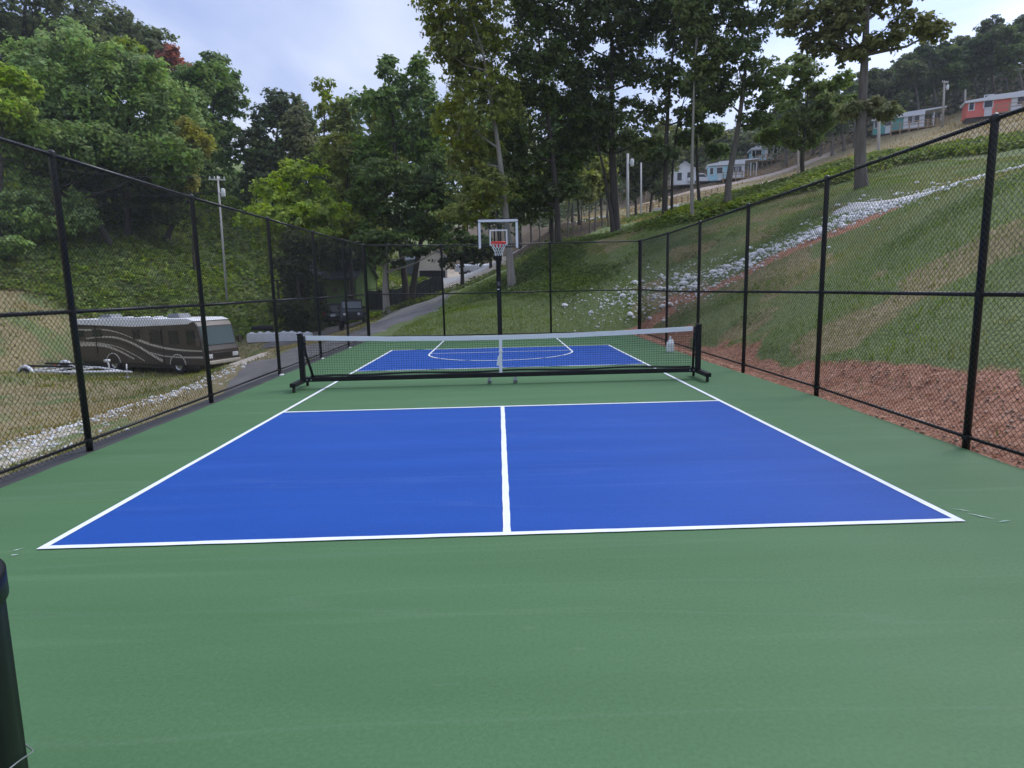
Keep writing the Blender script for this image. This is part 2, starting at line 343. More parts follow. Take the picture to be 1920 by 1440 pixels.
def ground_mat():
    m = bpy.data.materials.new('earth_and_grass'); m.use_nodes = True; nt = m.node_tree; b = nt.nodes['Principled BSDF']
    b.inputs['Roughness'].default_value = 0.95; b.inputs['Specular IOR Level'].default_value = 0.15
    t = nt.nodes.new('ShaderNodeTexCoord')
    def noise(s, d=5, dist=0.0):
        n = nt.nodes.new('ShaderNodeTexNoise'); n.inputs['Scale'].default_value = s; n.inputs['Detail'].default_value = d; n.inputs['Distortion'].default_value = dist
        nt.links.new(t.outputs['Object'], n.inputs['Vector']); return n.outputs['Fac']
    def ramp(f, p0, c0, p1, c1):
        r = nt.nodes.new('ShaderNodeValToRGB'); r.color_ramp.elements[0].position = p0; r.color_ramp.elements[1].position = p1
        r.color_ramp.elements[0].color = (*c0, 1); r.color_ramp.elements[1].color = (*c1, 1); nt.links.new(f, r.inputs[0]); return r.outputs[0]
    def mix(f, a, c):
        x = nt.nodes.new('ShaderNodeMix'); x.data_type = 'RGBA'; nt.links.new(f, x.inputs[0]); nt.links.new(a, x.inputs[6]); nt.links.new(c, x.inputs[7]); return x.outputs[2]
    def brk(sock, n, w=0.55, lo=0.40, hi=0.62):
        a = nt.nodes.new('ShaderNodeMath'); a.operation = 'MULTIPLY_ADD'; nt.links.new(n, a.inputs[0]); a.inputs[1].default_value = w; nt.links.new(sock, a.inputs[2])
        s = nt.nodes.new('ShaderNodeMapRange'); s.interpolation_type = 'SMOOTHSTEP'; s.inputs['From Min'].default_value = lo + w * 0.5 - 0.05; s.inputs['From Max'].default_value = hi + w * 0.5
        nt.links.new(a.outputs[0], s.inputs['Value']); return s.outputs[0]
    at_ = nt.nodes.new('ShaderNodeAttribute'); at_.attribute_name = 'cover'
    sp = nt.nodes.new('ShaderNodeSeparateColor'); nt.links.new(at_.outputs['Color'], sp.inputs[0])
    f1 = noise(9, 6); f2 = noise(0.9, 4)
    grass = mix(f2, ramp(f1, 0.3, (0.085, 0.125, 0.045), 0.72, (0.17, 0.225, 0.085)), ramp(noise(14, 5), 0.3, (0.13, 0.155, 0.062), 0.7, (0.23, 0.25, 0.115)))
    dry = ramp(noise(6, 6), 0.28, (0.17, 0.15, 0.07), 0.75, (0.34, 0.27, 0.16))
    dirt = ramp(noise(7, 7), 0.28, (0.26, 0.112, 0.064), 0.75, (0.50, 0.275, 0.185))
    sand = ramp(noise(5, 6), 0.3, (0.46, 0.38, 0.29), 0.7, (0.66, 0.58, 0.48))
    litter = ramp(noise(3, 6), 0.3, (0.07, 0.052, 0.034), 0.7, (0.17, 0.125, 0.08))
    c = mix(brk(sp.outputs[1], noise(1.7, 5), 0.5), grass, dry)
    c = mix(brk(at_.outputs['Alpha'], noise(0.8, 5), 0.4), c, litter)
    c = mix(brk(sp.outputs[2], noise(2.4, 6), 0.6), c, sand)
    c = mix(brk(sp.outputs[0], noise(2.6, 6), 0.6), c, dirt)
    nt.links.new(c, b.inputs['Base Color'])
    bp = nt.nodes.new('ShaderNodeBump'); bp.inputs['Strength'].default_value = 0.9; bp.inputs['Distance'].default_value = 0.06
    nt.links.new(noise(16, 7), bp.inputs['Height']); nt.links.new(bp.outputs[0], b.inputs['Normal'])
    return m
gme.materials.append(ground_mat())
ground = link('ground', gme); tag(ground, kind='structure')

def strip(name, pts, width, m, zoff=0.05, step=0.5, across=7, jag=0.22, wend=None):
    """a track laid on the terrain along a polyline"""
    P = []
    for (a, b) in zip(pts[:-1], pts[1:]):
        a = np.array(a, float); b = np.array(b, float); n = max(1, int(np.hypot(*(b - a)) / step))
        for i in range(n): P.append(a + (b - a) * i / n)
    P.append(np.array(pts[-1], float)); P = np.array(P)
    for _ in range(6): P[1:-1] = (P[:-2] + 2 * P[1:-1] + P[2:]) / 4
    T = np.gradient(P, axis=0); T /= np.linalg.norm(T, axis=1)[:, None]; N = np.c_[-T[:, 1], T[:, 0]]
    V = []; F = []
    for i in range(len(P)):
        w = width if wend is None else width + (wend - width) * i / (len(P) - 1)
        for k in range(across + 1):
            u = (k / across - 0.5) * w + (rnd.uniform(-jag, jag) if k in (0, across) else 0)
            V.append(P[i] + N[i] * u)
    V = np.array(V); Z = gz(V[:, 0], V[:, 1]) + zoff
    Zr = Z.reshape(len(P), across + 1); Zr[:, 0] -= zoff + .07; Zr[:, -1] -= zoff + .07
    for i in range(len(P) - 1):
        for k in range(across):
            a = i * (across + 1) + k; F.append((a, a + 1, a + across + 2, a + across + 1))
    o = link(name, np_mesh(name, np.c_[V, Zr.ravel()], np.array(F), m, True)); return tag(o, kind='structure')

def xy(px, F, py=560): p = at(px, py, F); return (p[0], p[1])
GRAVEL = mat('pale_gravel', (0.60, 0.59, 0.58), (0.40, 0.39, 0.37), 3, 0.95, bump=0.8, bscale=25)
PINKG = mat('pinkish_gravel', (0.44, 0.36, 0.31), (0.34, 0.25, 0.20), 2, 0.95, bump=0.6, bscale=25)
strip('asphalt_lane', [(-6.0, 3.6), (-6.4, 6.5), (-6.8, 10), (-6.0, 15), xy(745, 29), xy(782, 38), xy(798, 44)], 1.6, ASPH, 0.06, wend=6.5)
strip('asphalt_lane', [xy(560, 40), xy(640, 47), xy(720, 50), xy(800, 50)], 7.0, ASPH, 0.05, step=1.2)
strip('asphalt_lane', [xy(425, 57), xy(470, 56), xy(560, 52), xy(640, 50)], 5.0, ASPH, 0.05, step=1.2)
strip('gravel_track', [(26, -10), (19, -2), (15.6, 3), (13.6, 6.6), (12.4, 9.2), (12.2, 11.5)], 3.4, GRAVEL, 0.05, wend=1.0, jag=.6)
strip('gravel_track', [xy(1780, 43, 270), xy(1850, 44, 268), xy(1930, 44, 262), xy(2030, 44, 262)], 3.6, GRAVEL, 0.12)
strip('gravel_track', [xy(1420, 88, 330), xy(1500, 84, 330), xy(1560, 80, 320)], 1.6, PINKG, 0.15, step=1.5)
strip('gravel_track', [xy(1560, 100, 290), xy(1440, 98, 330), xy(1300, 101, 345), xy(1180, 104, 350)], 3.0, PINKG, 0.15, step=1.5)
strip('gravel_track', [xy(1180, 64, 400), xy(1260, 70, 400), xy(1340, 78, 380)], 3.4, GRAVEL, 0.12, step=1.2)
strip('gravel_track', [xy(1100, 95, 420), xy(1000, 84, 480), xy(900, 78, 530), xy(780, 80, 530)], 8.0, GRAVEL, 0.12, step=1.5, wend=14)

def wloc(parent):
    p = parent
    while p.parent is not None: p = p.parent
    return p
def wb(mb, name, m, parent, smooth=False, bevel=0.0):
    """link shapes given in world coordinates as a part of `parent` (an Empty that may be turned about Z)"""
    r = wloc(parent); inv = Matrix.Rotation(-r.rotation_euler[2], 3, 'Z'); L = Vector(r.location)
    mb.v = [tuple(inv @ (Vector(p) - L)) for p in mb.v]
    return mb.build(name, m, parent, smooth, bevel)

# ------------------------------------------------------------------ the court
def court_mat(name, c1, c2, seed):
    m = bpy.data.materials.new(name); m.use_nodes = True; nt = m.node_tree; b = nt.nodes['Principled BSDF']
    t = nt.nodes.new('ShaderNodeTexCoord')
    def noise(s, sc, d=4, off=0.0):
        mp_ = nt.nodes.new('ShaderNodeMapping'); mp_.inputs['Scale'].default_value = sc; mp_.inputs['Location'].default_value = (seed + off, seed, 0)
        nt.links.new(t.outputs['Object'], mp_.inputs[0])
        n = nt.nodes.new('ShaderNodeTexNoise'); n.inputs['Scale'].default_value = s; n.inputs['Detail'].default_value = d
        nt.links.new(mp_.outputs[0], n.inputs['Vector']); return n.outputs['Fac']
    r = nt.nodes.new('ShaderNodeValToRGB'); r.color_ramp.elements[0].position = 0.30; r.color_ramp.elements[1].position = 0.72
    r.color_ramp.elements[0].color = (*c1, 1); r.color_ramp.elements[1].color = (*c2, 1)
    nt.links.new(noise(1.0, (0.35, 2.6, 1), 6), r.inputs[0])
    # squeegee streaks and rain marks left in the acrylic coat
    st = nt.nodes.new('ShaderNodeMapRange'); st.inputs['From Min'].default_value = 0.60; st.inputs['From Max'].default_value = 0.78; st.inputs['To Max'].default_value = 0.24
    nt.links.new(noise(1.0, (0.22, 5.0, 1), 7, 9.0), st.inputs['Value'])
    mx = nt.nodes.new('ShaderNodeMix'); mx.data_type = 'RGBA'; nt.links.new(st.outputs[0], mx.inputs[0]); nt.links.new(r.outputs[0], mx.inputs[6])
    mx.inputs[7].default_value = (c2[0] * 1.5 + 0.05, c2[1] * 1.35 + 0.05, c2[2] * 1.3 + 0.05, 1)
    # tide lines where rain water dried on the coat
    tl = nt.nodes.new('ShaderNodeMath'); tl.operation = 'SUBTRACT'; nt.links.new(noise(1.0, (0.10, 1.3, 1), 3, 31.0), tl.inputs[0]); tl.inputs[1].default_value = 0.5
    ab = nt.nodes.new('ShaderNodeMath'); ab.operation = 'ABSOLUTE'; nt.links.new(tl.outputs[0], ab.inputs[0])
    tm = nt.nodes.new('ShaderNodeMapRange'); tm.inputs['From Min'].default_value = 0.0; tm.inputs['From Max'].default_value = 0.012; tm.inputs['To Min'].default_value = 0.025; tm.inputs['To Max'].default_value = 0.0
    nt.links.new(ab.outputs[0], tm.inputs['Value'])
    mt = nt.nodes.new('ShaderNodeMix'); mt.data_type = 'RGBA'; nt.links.new(tm.outputs[0], mt.inputs[0]); nt.links.new(mx.outputs[2], mt.inputs[6]); mt.inputs[7].default_value = (0.45, 0.52, 0.55, 1)
    # fine dust and scuffs
    du = nt.nodes.new('ShaderNodeMapRange'); du.inputs['From Min'].default_value = 0.66; du.inputs['From Max'].default_value = 0.80; du.inputs['To Max'].default_value = 0.07
    nt.links.new(noise(9, (0.6, 1.6, 1), 8, 51.0), du.inputs['Value'])
    md = nt.nodes.new('ShaderNodeMix'); md.data_type = 'RGBA'; nt.links.new(du.outputs[0], md.inputs[0]); nt.links.new(mt.outputs[2], md.inputs[6]); md.inputs[7].default_value = (0.42, 0.47, 0.45, 1)
    mx = md
    sp_ = nt.nodes.new('ShaderNodeMapRange'); sp_.inputs['From Min'].default_value = 0.3; sp_.inputs['From Max'].default_value = 0.7
    sp_.inputs['To Min'].default_value = 0.90; sp_.inputs['To Max'].default_value = 1.08
    nt.links.new(noise(55, (1, 1, 1), 3), sp_.inputs['Value'])
    vm = nt.nodes.new('ShaderNodeVectorMath'); vm.operation = 'SCALE'; nt.links.new(mx.outputs[2], vm.inputs[0]); nt.links.new(sp_.outputs[0], vm.inputs['Scale'])
    nt.links.new(vm.outputs[0], b.inputs['Base Color'])
    rr = nt.nodes.new('ShaderNodeMapRange'); rr.inputs['To Min'].default_value = 0.52; rr.inputs['To Max'].default_value = 0.72
    nt.links.new(noise(0.8, (1, 1, 1), 4, 3.0), rr.inputs['Value']); nt.links.new(rr.outputs[0], b.inputs['Roughness'])
    b.inputs['Specular IOR Level'].default_value = 0.24
    bp = nt.nodes.new('ShaderNodeBump'); bp.inputs['Strength'].default_value = 0.35; bp.inputs['Distance'].default_value = 0.004
    nt.links.new(noise(260, (1, 1, 1), 2), bp.inputs['Height']); nt.links.new(bp.outputs[0], b.inputs['Normal'])
    return m
GREEN = court_mat('green_acrylic', (0.062, 0.142, 0.057), (0.076, 0.165, 0.071), 3)
BLUE = court_mat('blue_acrylic', (0.006, 0.060, 0.295), (0.010, 0.074, 0.345), 17)
LINE = mat('line_paint', (0.80, 0.82, 0.84), (0.70, 0.73, 0.76), 6, 0.6, stretch=(1, 1, 1))

left_edge = [(-4.36, -14), (-4.36, -5.2), (-4.36, -1.2), (-4.42, 2.2), (-4.46, 7.0), (-4.48, 10.4)]
right_edge = [(4.50, 10.4), (4.44, 9.0), (4.37, 5.0), (4.35, 2.6), (4.46, -1.9), (4.38, -4.9), (4.34, -14)]
def ragged(e):
    out = []
    for (a, b) in zip(e[:-1], e[1:]):
        n = max(1, int(math.hypot(b[0] - a[0], b[1] - a[1]) / 0.28))
        for i in range(n):
            t = i / n; out.append((a[0] + (b[0] - a[0]) * t + rnd.uniform(-0.012, 0.012), a[1] + (b[1] - a[1]) * t))
    out.append(e[-1]); return out
poly = ragged(left_edge) + ragged(right_edge); poly = poly[::-1]
n_ = len(poly); cmb_ = MB()
cmb_.add([(x, y, 0.0) for x, y in poly] + [(x, y, -0.22) for x, y in poly],
         [tuple(range(n_))] + [(i, i + n_, (i + 1) % n_ + n_, (i + 1) % n_) for i in range(n_)])
court = cmb_.build('court', GREEN); tag(court, kind='structure')
def sheet(name, pts, z, m):
    s = MB(); s.add([(x, y, z) for x, y in pts], [tuple(range(len(pts)))]); return s.build(name, m, court)
def rect(x0, x1, y0, y1): return [(x0, y0), (x1, y0), (x1, y1), (x0, y1)]
HW, BL, NV, LW = 3.048, 6.706, 2.134, 0.052
sheet('blue_area', rect(-HW + .02, HW - .02, -BL + .02, -NV - .02), 0.004, BLUE)
sheet('blue_area', rect(-HW + .02, HW - .02, NV + .02, BL - .02), 0.004, BLUE)
def wavy(x0, x1, y0, y1):
    """a painted line with slightly uneven masking-tape edges"""
    if x1 - x0 > y1 - y0:
        n = 40; xs = [x0 + (x1 - x0) * i / n for i in range(n + 1)]
        return [(x, y0 + rnd.uniform(-.0025, .0025)) for x in xs] + [(x, y1 + rnd.uniform(-.0025, .0025)) for x in xs[::-1]]
    n = 40; ys = [y0 + (y1 - y0) * i / n for i in range(n + 1)]
    return [(x1 + rnd.uniform(-.0025, .0025), y) for y in ys] + [(x0 + rnd.uniform(-.0025, .0025), y) for y in ys[::-1]]
for s in (-1, 1):
    x = s * (HW - LW / 2); sheet('court_line', wavy(x - LW / 2, x + LW / 2, -BL, BL), 0.008, LINE)
    y = s * (BL - LW / 2); sheet('court_line', wavy(-HW + LW, HW - LW, y - LW / 2, y + LW / 2), 0.008, LINE)
    y = s * (NV + LW / 2); sheet('court_line', wavy(-HW + LW, HW - LW, y - LW / 2, y + LW / 2), 0.008, LINE)
    ya, yb = sorted((s * (NV + LW), s * (BL - LW))); sheet('court_line', wavy(-0.026, 0.026, ya, yb), 0.008, LINE)
for s in (-1, 1): sheet('key_line', rect(s * 1.83 - .025, s * 1.83 + .025, 5.3, 10.3), 0.012, LINE)
sheet('key_line', rect(-1.805, 1.805, 5.40, 5.44), 0.012, LINE)
arc = MB(); N = 40
arc.add([((1.83 + d) * math.cos(math.pi + math.pi * i / N), 5.3 + (1.83 + d) * math.sin(math.pi + math.pi * i / N), 0.0125) for i in range(N + 1) for d in (-.025, .025)],
        [(2 * i, 2 * i + 1, 2 * i + 3, 2 * i + 2) for i in range(N)])
arc.build('key_arc', LINE, court)
SMEAR = mat('paint_smear', (0.55, 0.62, 0.58), (0.22, 0.36, 0.28), 9, 0.6, stretch=(1, 3, 1), contrast=(0.4, 0.6))
def smear(x, y, l, w, a):
    pts = []; n = 9
    for sgn in (1, -1):
        for i in range(n)[::sgn]:
            t = i / (n - 1) - .5; u = sgn * w * (0.5 - abs(t)) * rnd.uniform(.3, 1.2)
            pts.append((x + math.cos(a) * t * l - math.sin(a) * u, y + math.sin(a) * t * l + math.cos(a) * u))
    sheet('paint_smear', pts[::-1], 0.005, SMEAR)
for q in [(3.22, -6.62, .16, .03, -.9), (3.30, -6.72, .10, .025, .2), (3.18, -6.5, .12, .02, -.6), (3.36, -6.85, .05, .02, .5), (-3.13, -6.78, .05, .025, .2), (-3.18, -6.70, .09, .015, .9),
          (-3.16, -7.02, .025, .02, .4), (-2.97, -0.55, .12, .02, -.2), (3.02, -.40, .12, .02, -.3), (-.9, -.55, .3, .012, 0), (.2, -.6, .16, .01, 0)]:
    smear(*q)
ap = MB(); lp = [(x, y) for x, y in left_edge]
for (a, b) in zip(lp[:-1], lp[1:]):
    ap.add([(a[0] - .36, a[1], -.03), (a[0] - .004, a[1], -.012), (b[0] - .004, b[1], -.012), (b[0] - .36, b[1], -.03),
            (a[0] - .42, a[1], -.40), (b[0] - .42, b[1], -.40)], [(0, 1, 2, 3), (4, 0, 3, 5)])
tag(ap.build('asphalt_apron', mat('dark_asphalt', (.035, .035, .037), (.06, .059, .06), 2, .9, bump=.4, bscale=60)), kind='structure')

# ------------------------------------------------------------------ chain-link fences
def chain_panel(w=3.0, h=3.0, p=0.0315, r=0.0021):
    nk = int(round(w / p)); nj = int(round(h / p)); k = np.arange(nk)[:, None]; j = np.arange(nj + 1)[None, :]
    X = (k + (j + k) % 2) * (w / nk) + 0 * j; Z = j * (h / nj) + 0 * k; Y = np.where((j + k) % 2 == 0, 0.0018, -0.0018)
    C = np.stack([X, Y + 0 * X, Z], -1)
    offs = np.array([[r, 0, 0], [-r * .5, r * .87, 0], [-r * .5, -r * .87, 0]]) * np.array([1.25, 1, 1])
    V = (C[:, :, None, :] + offs[None, None]).reshape(-1, 3)
    base = (np.arange(nk)[:, None] * (nj + 1) + np.arange(nj)[None, :]).ravel() * 3
    F = np.concatenate([np.c_[base + a, base + (a + 1) % 3, base + 3 + (a + 1) % 3, base + 3 + a] for a in range(3)])
    return np_mesh('chain_link', V, F, BLACK)
CHAIN = chain_panel()
def fence(label, posts, inward, footing=False):
    """posts: (x, y, base z, top z); inward: unit vector towards the court, where the wire hangs"""
    root = empty('chain_link_fence', (posts[0][0], posts[0][1], 0), 0, label, 'fence')
    L = Vector(root.location)
    for x, y, zb, zt in posts:
        m = MB(); m.tube([(x, y, zb - .25), (x, y, zt), (x, y, zt + .03), (x, y, zt + .05)], [.0335, .0335, .036, .012], 12)
        wb(m, 'post', BLACK, root, True)
        if footing and y > 1:
            f = MB(); f.lathe([(0.0, .008), (.04, .008), (.055, -.02)], 12, (x + .05, y - .03, 0)); wb(f, 'footing', CONC, root, True)
    for a, b in zip(posts[:-1], posts[1:]):
        for nm, fa, rr in (('top_rail', None, .021), ('middle_rail', .485, .021), ('bottom_rail', .035, .017)):
            za = a[3] if fa is None else a[3] * fa; zb_ = b[3] if fa is None else b[3] * fa
            if nm == 'bottom_rail': za = zb_ = .10
            m = MB(); m.tube([(a[0], a[1], za), (b[0], b[1], zb_)], rr, 8); wb(m, nm, BLACK, root, True)
            for q, z in ((a, za), (b, zb_)):
                m = MB(); m.lathe([(.040, -.022), (.042, -.006), (.040, .022)], 12, (q[0], q[1], z + (.004 if q is a else -.004))); wb(m, 'clamp', BLACK, root, True)
        m = MB(); nt_ = 7
        for q in range(1, nt_ + 1):
            u = q / (nt_ + 1) + rnd.uniform(-.03, .03); px_, py_ = a[0] + (b[0] - a[0]) * u, a[1] + (b[1] - a[1]) * u
            for zz in (a[3] + (b[3] - a[3]) * u, (a[3] + (b[3] - a[3]) * u) * .485):
                m.tube([(px_ + inward[0] * .045, py_ + inward[1] * .045, zz - .03), (px_ + inward[0] * .028, py_ + inward[1] * .028, zz + .026), (px_ - inward[0] * .026, py_ - inward[1] * .026, zz + .022), (px_ - inward[0] * .028, py_ - inward[1] * .028, zz - .02)], .003, 4)
        tw = wb(m, 'tie_wires', BLACKP, root); tw['kind'] = 'stuff'
        d = math.hypot(b[0] - a[0], b[1] - a[1]); ang = math.atan2(b[1] - a[1], b[0] - a[0])
        o = link('wire_panel', CHAIN, None, root); o['kind'] = 'stuff'
        o.location = Vector((a[0] + inward[0] * .040, a[1] + inward[1] * .040, .035)) - L
        o.rotation_euler = (0, 0, ang); o.scale = (d / 3.0, 1, ((a[3] + b[3]) / 2 - .035) / 3.0)
        sh = (b[3] - a[3])
        if abs(sh) > 0.005: o.rotation_euler = (0, -math.atan2(sh * .5, d), ang)
    return root
PL = [(-4.46, -6.95, 0, 3.04), (-4.46, -3.99, 0, 3.04), (-4.48, -1.09, 0, 3.04), (-4.52, 2.05, 0, 3.08), (-4.54, 5.10, 0, 3.11), (-4.56, 8.10, 0, 3.15), (-4.56, 10.95, 0, 3.20)]
PRt = [(4.44, -7.9, 0, 3.0), (4.44, -4.87, 0, 3.0), (4.57, -1.78, 0, 3.01), (4.58, .97, 0, 3.01), (4.58, 3.71, 0, 3.0), (4.63, 6.59, 0, 3.01), (4.74, 10.30, 0, 3.10)]
fence('black chain link fence along the left side, motorhome behind it', PL, (1, 0), True)
fence('black chain link fence along the right side against the grassy bank', PRt, (-1, 0))
pb = [(-4.53, 11.03, 0, 3.20)] + [(*at(px, py, 21.3)[:2], 0, float(at(px, py, 21.3)[2])) for px, py in ((827, 460), (1031, 456))] + [(4.70, 10.36, 0, 3.10)]
fence('black chain link fence across the far end behind the basketball hoop', pb, (0, -1))

# ------------------------------------------------------------------ portable net
net = empty('portable_net', (0, 0, 0), 0, 'portable black net with white top band on wheels across the court', 'net')
def topz(x): return 0.835 + 0.075 * (abs(x) / 3.35) ** 2
XE = 3.27
for s in (-1, 1):
    m = MB(); m.box((s * 3.40, 0, .53), (.085, .085, .80)); up = wb(m, 'upright', BLACKP, net, bevel=.012)
    m = MB(); m.box((s * 3.40, 0, .936), (.092, .092, .02)); wb(m, 'upright_cap', BLACKP, net, bevel=.008)
    m = MB(); m.tube([(s * 3.335, -.01, .90), (s * 3.32, -.01, .6), (s * (3.22 if s < 0 else 3.31), -.01, .19)], .022, 8); wb(m, 'net_rod', BLACKP, net, True)
    m = MB(); m.tube([(s * 3.37, -.03, .86), (s * 3.30, -.03, .78), (s * 3.36, -.03, .62), (s * 3.29, -.03, .50), (s * 3.36, -.03, .38)], .008, 6); wb(m, 'lacing', BLACK, net, True)
    m = MB(); m.box((s * 3.43, -.05, .125), (.095, .86, .07)); wb(m, 'foot', BLACKP, net, bevel=.01)
    for y in (-.42, .32):
        m = MB(); m.box((s * 3.43, y, .075), (.03, .05, .05)); m.lathe([(0, -.016), (.036, -.016), (.036, .016), (0, .016)], 14, (s * 3.43, y, .036), 'X')
        wb(m, 'caster', RUBBER, net, True)
    for dx in (.04, .11):
        m = MB(); m.lathe([(0, -.004), (.011, -.004), (.011, .006), (0, .006)], 10, (s * (3.36 - dx), -.048, .155), 'Y'); wb(m, 'bolt', STEEL, net)
m = MB(); m.box((0, 0, .155), (6.70, .075, .075)); wb(m, 'base_bar', BLACKP, net, bevel=.008)
for x in (-.21, .235):
    m = MB(); m.box((x, 0, .10), (.05, .05, .035)); wb(m, 'caster_plate', STEEL, net)
    m = MB(); m.lathe([(0, -.018), (.04, -.018), (.04, .018), (0, .018)], 16, (x, 0, .040), 'Y'); m.box((x, -.02, .066), (.034, .005, .06))
    wb(m, 'caster', STEEL, net, True)
# net cords
m = MB(); r = .0022; nvert = int(2 * XE / .042)
for i in range(nvert + 1):
    x = -XE + 2 * XE * i / nvert; m.tube([(x, 0, .20), (x + rnd.uniform(-.004, .004), 0, .5), (x, 0, topz(x) - .03)], r, 3, False)
for j in range(16):
    t = j / 16
    m.tube([(x, rnd.uniform(-.003, .003), .20 + (topz(x) - .04 - .20) * t + .006 * math.sin(x * 3)) for x in np.linspace(-XE, XE, 28)], r, 3, False)
o = wb(m, 'net_cords', BLACK, net); o['kind'] = 'stuff'
m = MB(); xs = np.linspace(-XE - .03, XE + .03, 40)
V = []; F = []
for x in xs:
    z = topz(x) + rnd.uniform(-.002, .002); V += [(x, -.008, z - .078), (x, -.009, z), (x, .009, z), (x, .008, z - .078)]
for i in range(39):
    for k in range(4): F.append((4 * i + k, 4 * i + (k + 1) % 4, 4 * i + 4 + (k + 1) % 4, 4 * i + 4 + k))
F += [(0, 1, 2, 3), (159, 158, 157, 156)]
m.add(V, F); wb(m, 'top_tape', TAPE, net)
m = MB(); V = []; F = []
for x in np.linspace(-XE, XE, 34):
    z = .195 + .022 * math.sin(x * 1.7 + 1) ** 2 * (abs(x) < 3); V += [(x, -.006, z), (x, -.006, z + .032), (x, .006, z + .032), (x, .006, z)]
for i in range(33):
    for k in range(4): F.append((4 * i + k, 4 * i + (k + 1) % 4, 4 * i + 4 + (k + 1) % 4, 4 * i + 4 + k))
m.add(V, F); wb(m, 'bottom_tape', BLACK, net)
m = MB(); V = []
for i, z in enumerate(np.linspace(.19, topz(0) - .01, 12)):
    w = .026; V += [(-w - .012 + .001 * i, -.013, z), (w - .012 + .001 * i, -.013, z), (w - .012 + .001 * i, .013, z), (-w - .012 + .001 * i, .013, z)]
m.add(V, [(4 * i + k, 4 * i + (k + 1) % 4, 4 * i + 4 + (k + 1) % 4, 4 * i + 4 + k) for i in range(11) for k in range(4)])
st = wb(m, 'centre_strap', TAPE, net)
m = MB(); m.box((-.045, -.02, .40), (.045, .006, .17), ry=.18); wb(m, 'strap_tail', TAPE, net)
m = MB(); m.box((-.005, -.019, .56), (.062, .008, .03)); wb(m, 'strap_buckle', TAPE, net)

# ------------------------------------------------------------------ basketball hoop
HY = 9.25
hoop = empty('basketball_hoop', (0, 10.0, 0), 0, 'in-ground basketball hoop with clear backboard and black square pole', 'hoop')
m = MB(); m.box((0, 10.0, 1.42), (.15, .15, 2.84)); wb(m, 'pole', BLACKP, hoop, bevel=.012)
m = MB(); m.box((0, 10.0, .012), (.34, .34, .024)); wb(m, 'base_plate', BLACKP, hoop, bevel=.005)
m = MB()
for s in (-1, 1):
    m.tube([(s * .10, 10.0, 2.55), (s * .10, HY + .06, 3.02)], .022, 6); m.tube([(s * .10, 10.0, 2.80), (s * .10, HY + .06, 3.50)], .022, 6)
m.tube([(0, 10.0, 1.8), (0, 9.86, 2.4), (0, 9.6, 2.85)], .02, 6); wb(m, 'support_arm', BLACKP, hoop, True)
CLEAR = glass('clear_acrylic', (0.02, 0.025, 0.028), 0.12, 0.93)
m = MB(); m.box((.02, HY, 3.345), (1.20, .012, .80)); bb = wb(m, 'backboard', CLEAR, hoop)
x0, x1, z0, z1 = -.60, .64, 2.92, 3.77
m = MB(); w = .075
m.box((.02, HY - .014, z1 - w / 2), (x1 - x0, .012, w)); m.box((x0 + w / 2, HY - .014, (z0 + z1) / 2 - w / 2 - .02), (w, .012, z1 - z0 - w + .0)); m.box((x1 - w / 2, HY - .014, (z0 + z1) / 2 - w / 2 - .02), (w, .012, z1 - z0 - w))
wb(m, 'white_border', WHITE, bb)
m = MB(); sx0, sx1, sz1, sw = -.255, .305, 3.46, .042
m.box(((sx0 + sx1) / 2, HY - .014, sz1 - sw / 2), (sx1 - sx0, .010, sw))
for x in (sx0 + sw / 2, sx1 - sw / 2): m.box((x, HY - .014, sz1 - sw - .22), (sw, .010, .44))
wb(m, 'target_square', WHITE, bb)
m = MB(); m.box((.02, HY + .03, 2.925), (1.24, .05, .03)); m.box((x0 - .012, HY + .03, 3.345), (.024, .05, .86)); m.box((x1 + .012, HY + .03, 3.345), (.024, .05, .86)); m.box((.02, HY + .03, 3.78), (1.26, .05, .024))
wb(m, 'backboard_frame', BLACKP, bb)
RED = mat('red_rim', (0.75, 0.03, 0.03), (0.80, 0.05, 0.04), 8, 0.4)
cx, cy, cz, rr = .02, HY - .34, 3.045, .228
m = MB(); m.tube([(cx + rr * math.cos(a), cy + rr * math.sin(a), cz) for a in np.linspace(0, 2 * math.pi, 33)], .017, 8, False)
m.box((cx, HY - .065, cz + .0), (.20, .10, .022)); m.box((cx, HY - .030, cz - .05), (.24, .03, .14)); rim = wb(m, 'rim', RED, hoop, True)
m = MB(); NS = 12; lev = [(rr, cz - .012), (.215, cz - .10), (.165, cz - .20), (.125, cz - .30), (.115, cz - .40)]
for k in range(NS):
    for s in (1, -1):
        pts = [(cx + q * math.cos(2 * math.pi * (k + s * .5 * i) / NS), cy + q * math.sin(2 * math.pi * (k + s * .5 * i) / NS), z) for i, (q, z) in enumerate(lev)]
        m.tube(pts, .0065, 4, False)
wb(m, 'rim_net', WHITE, rim)
m = MB()
for k in range(NS):
    for s in (1, -1): m.tube([(cx + q * math.cos(2 * math.pi * (k + s * .5 * i) / NS), cy + q * math.sin(2 * math.pi * (k + s * .5 * i) / NS), z) for q, z, i in ((rr + .003, cz - .005, 0), (.222, cz - .055, .55))], .0105, 5, False)
wb(m, 'net_loops', RED, rim)
m = MB(); m.box((-.02, 9.918, 1.62), (.07, .006, .035)); wb(m, 'sticker', WHITE, hoop)
m = MB(); m.box((0, 9.915, 1.80), (.10, .006, .14)); wb(m, 'height_gauge', mat('grey_plastic', (.10, .10, .11)), hoop)

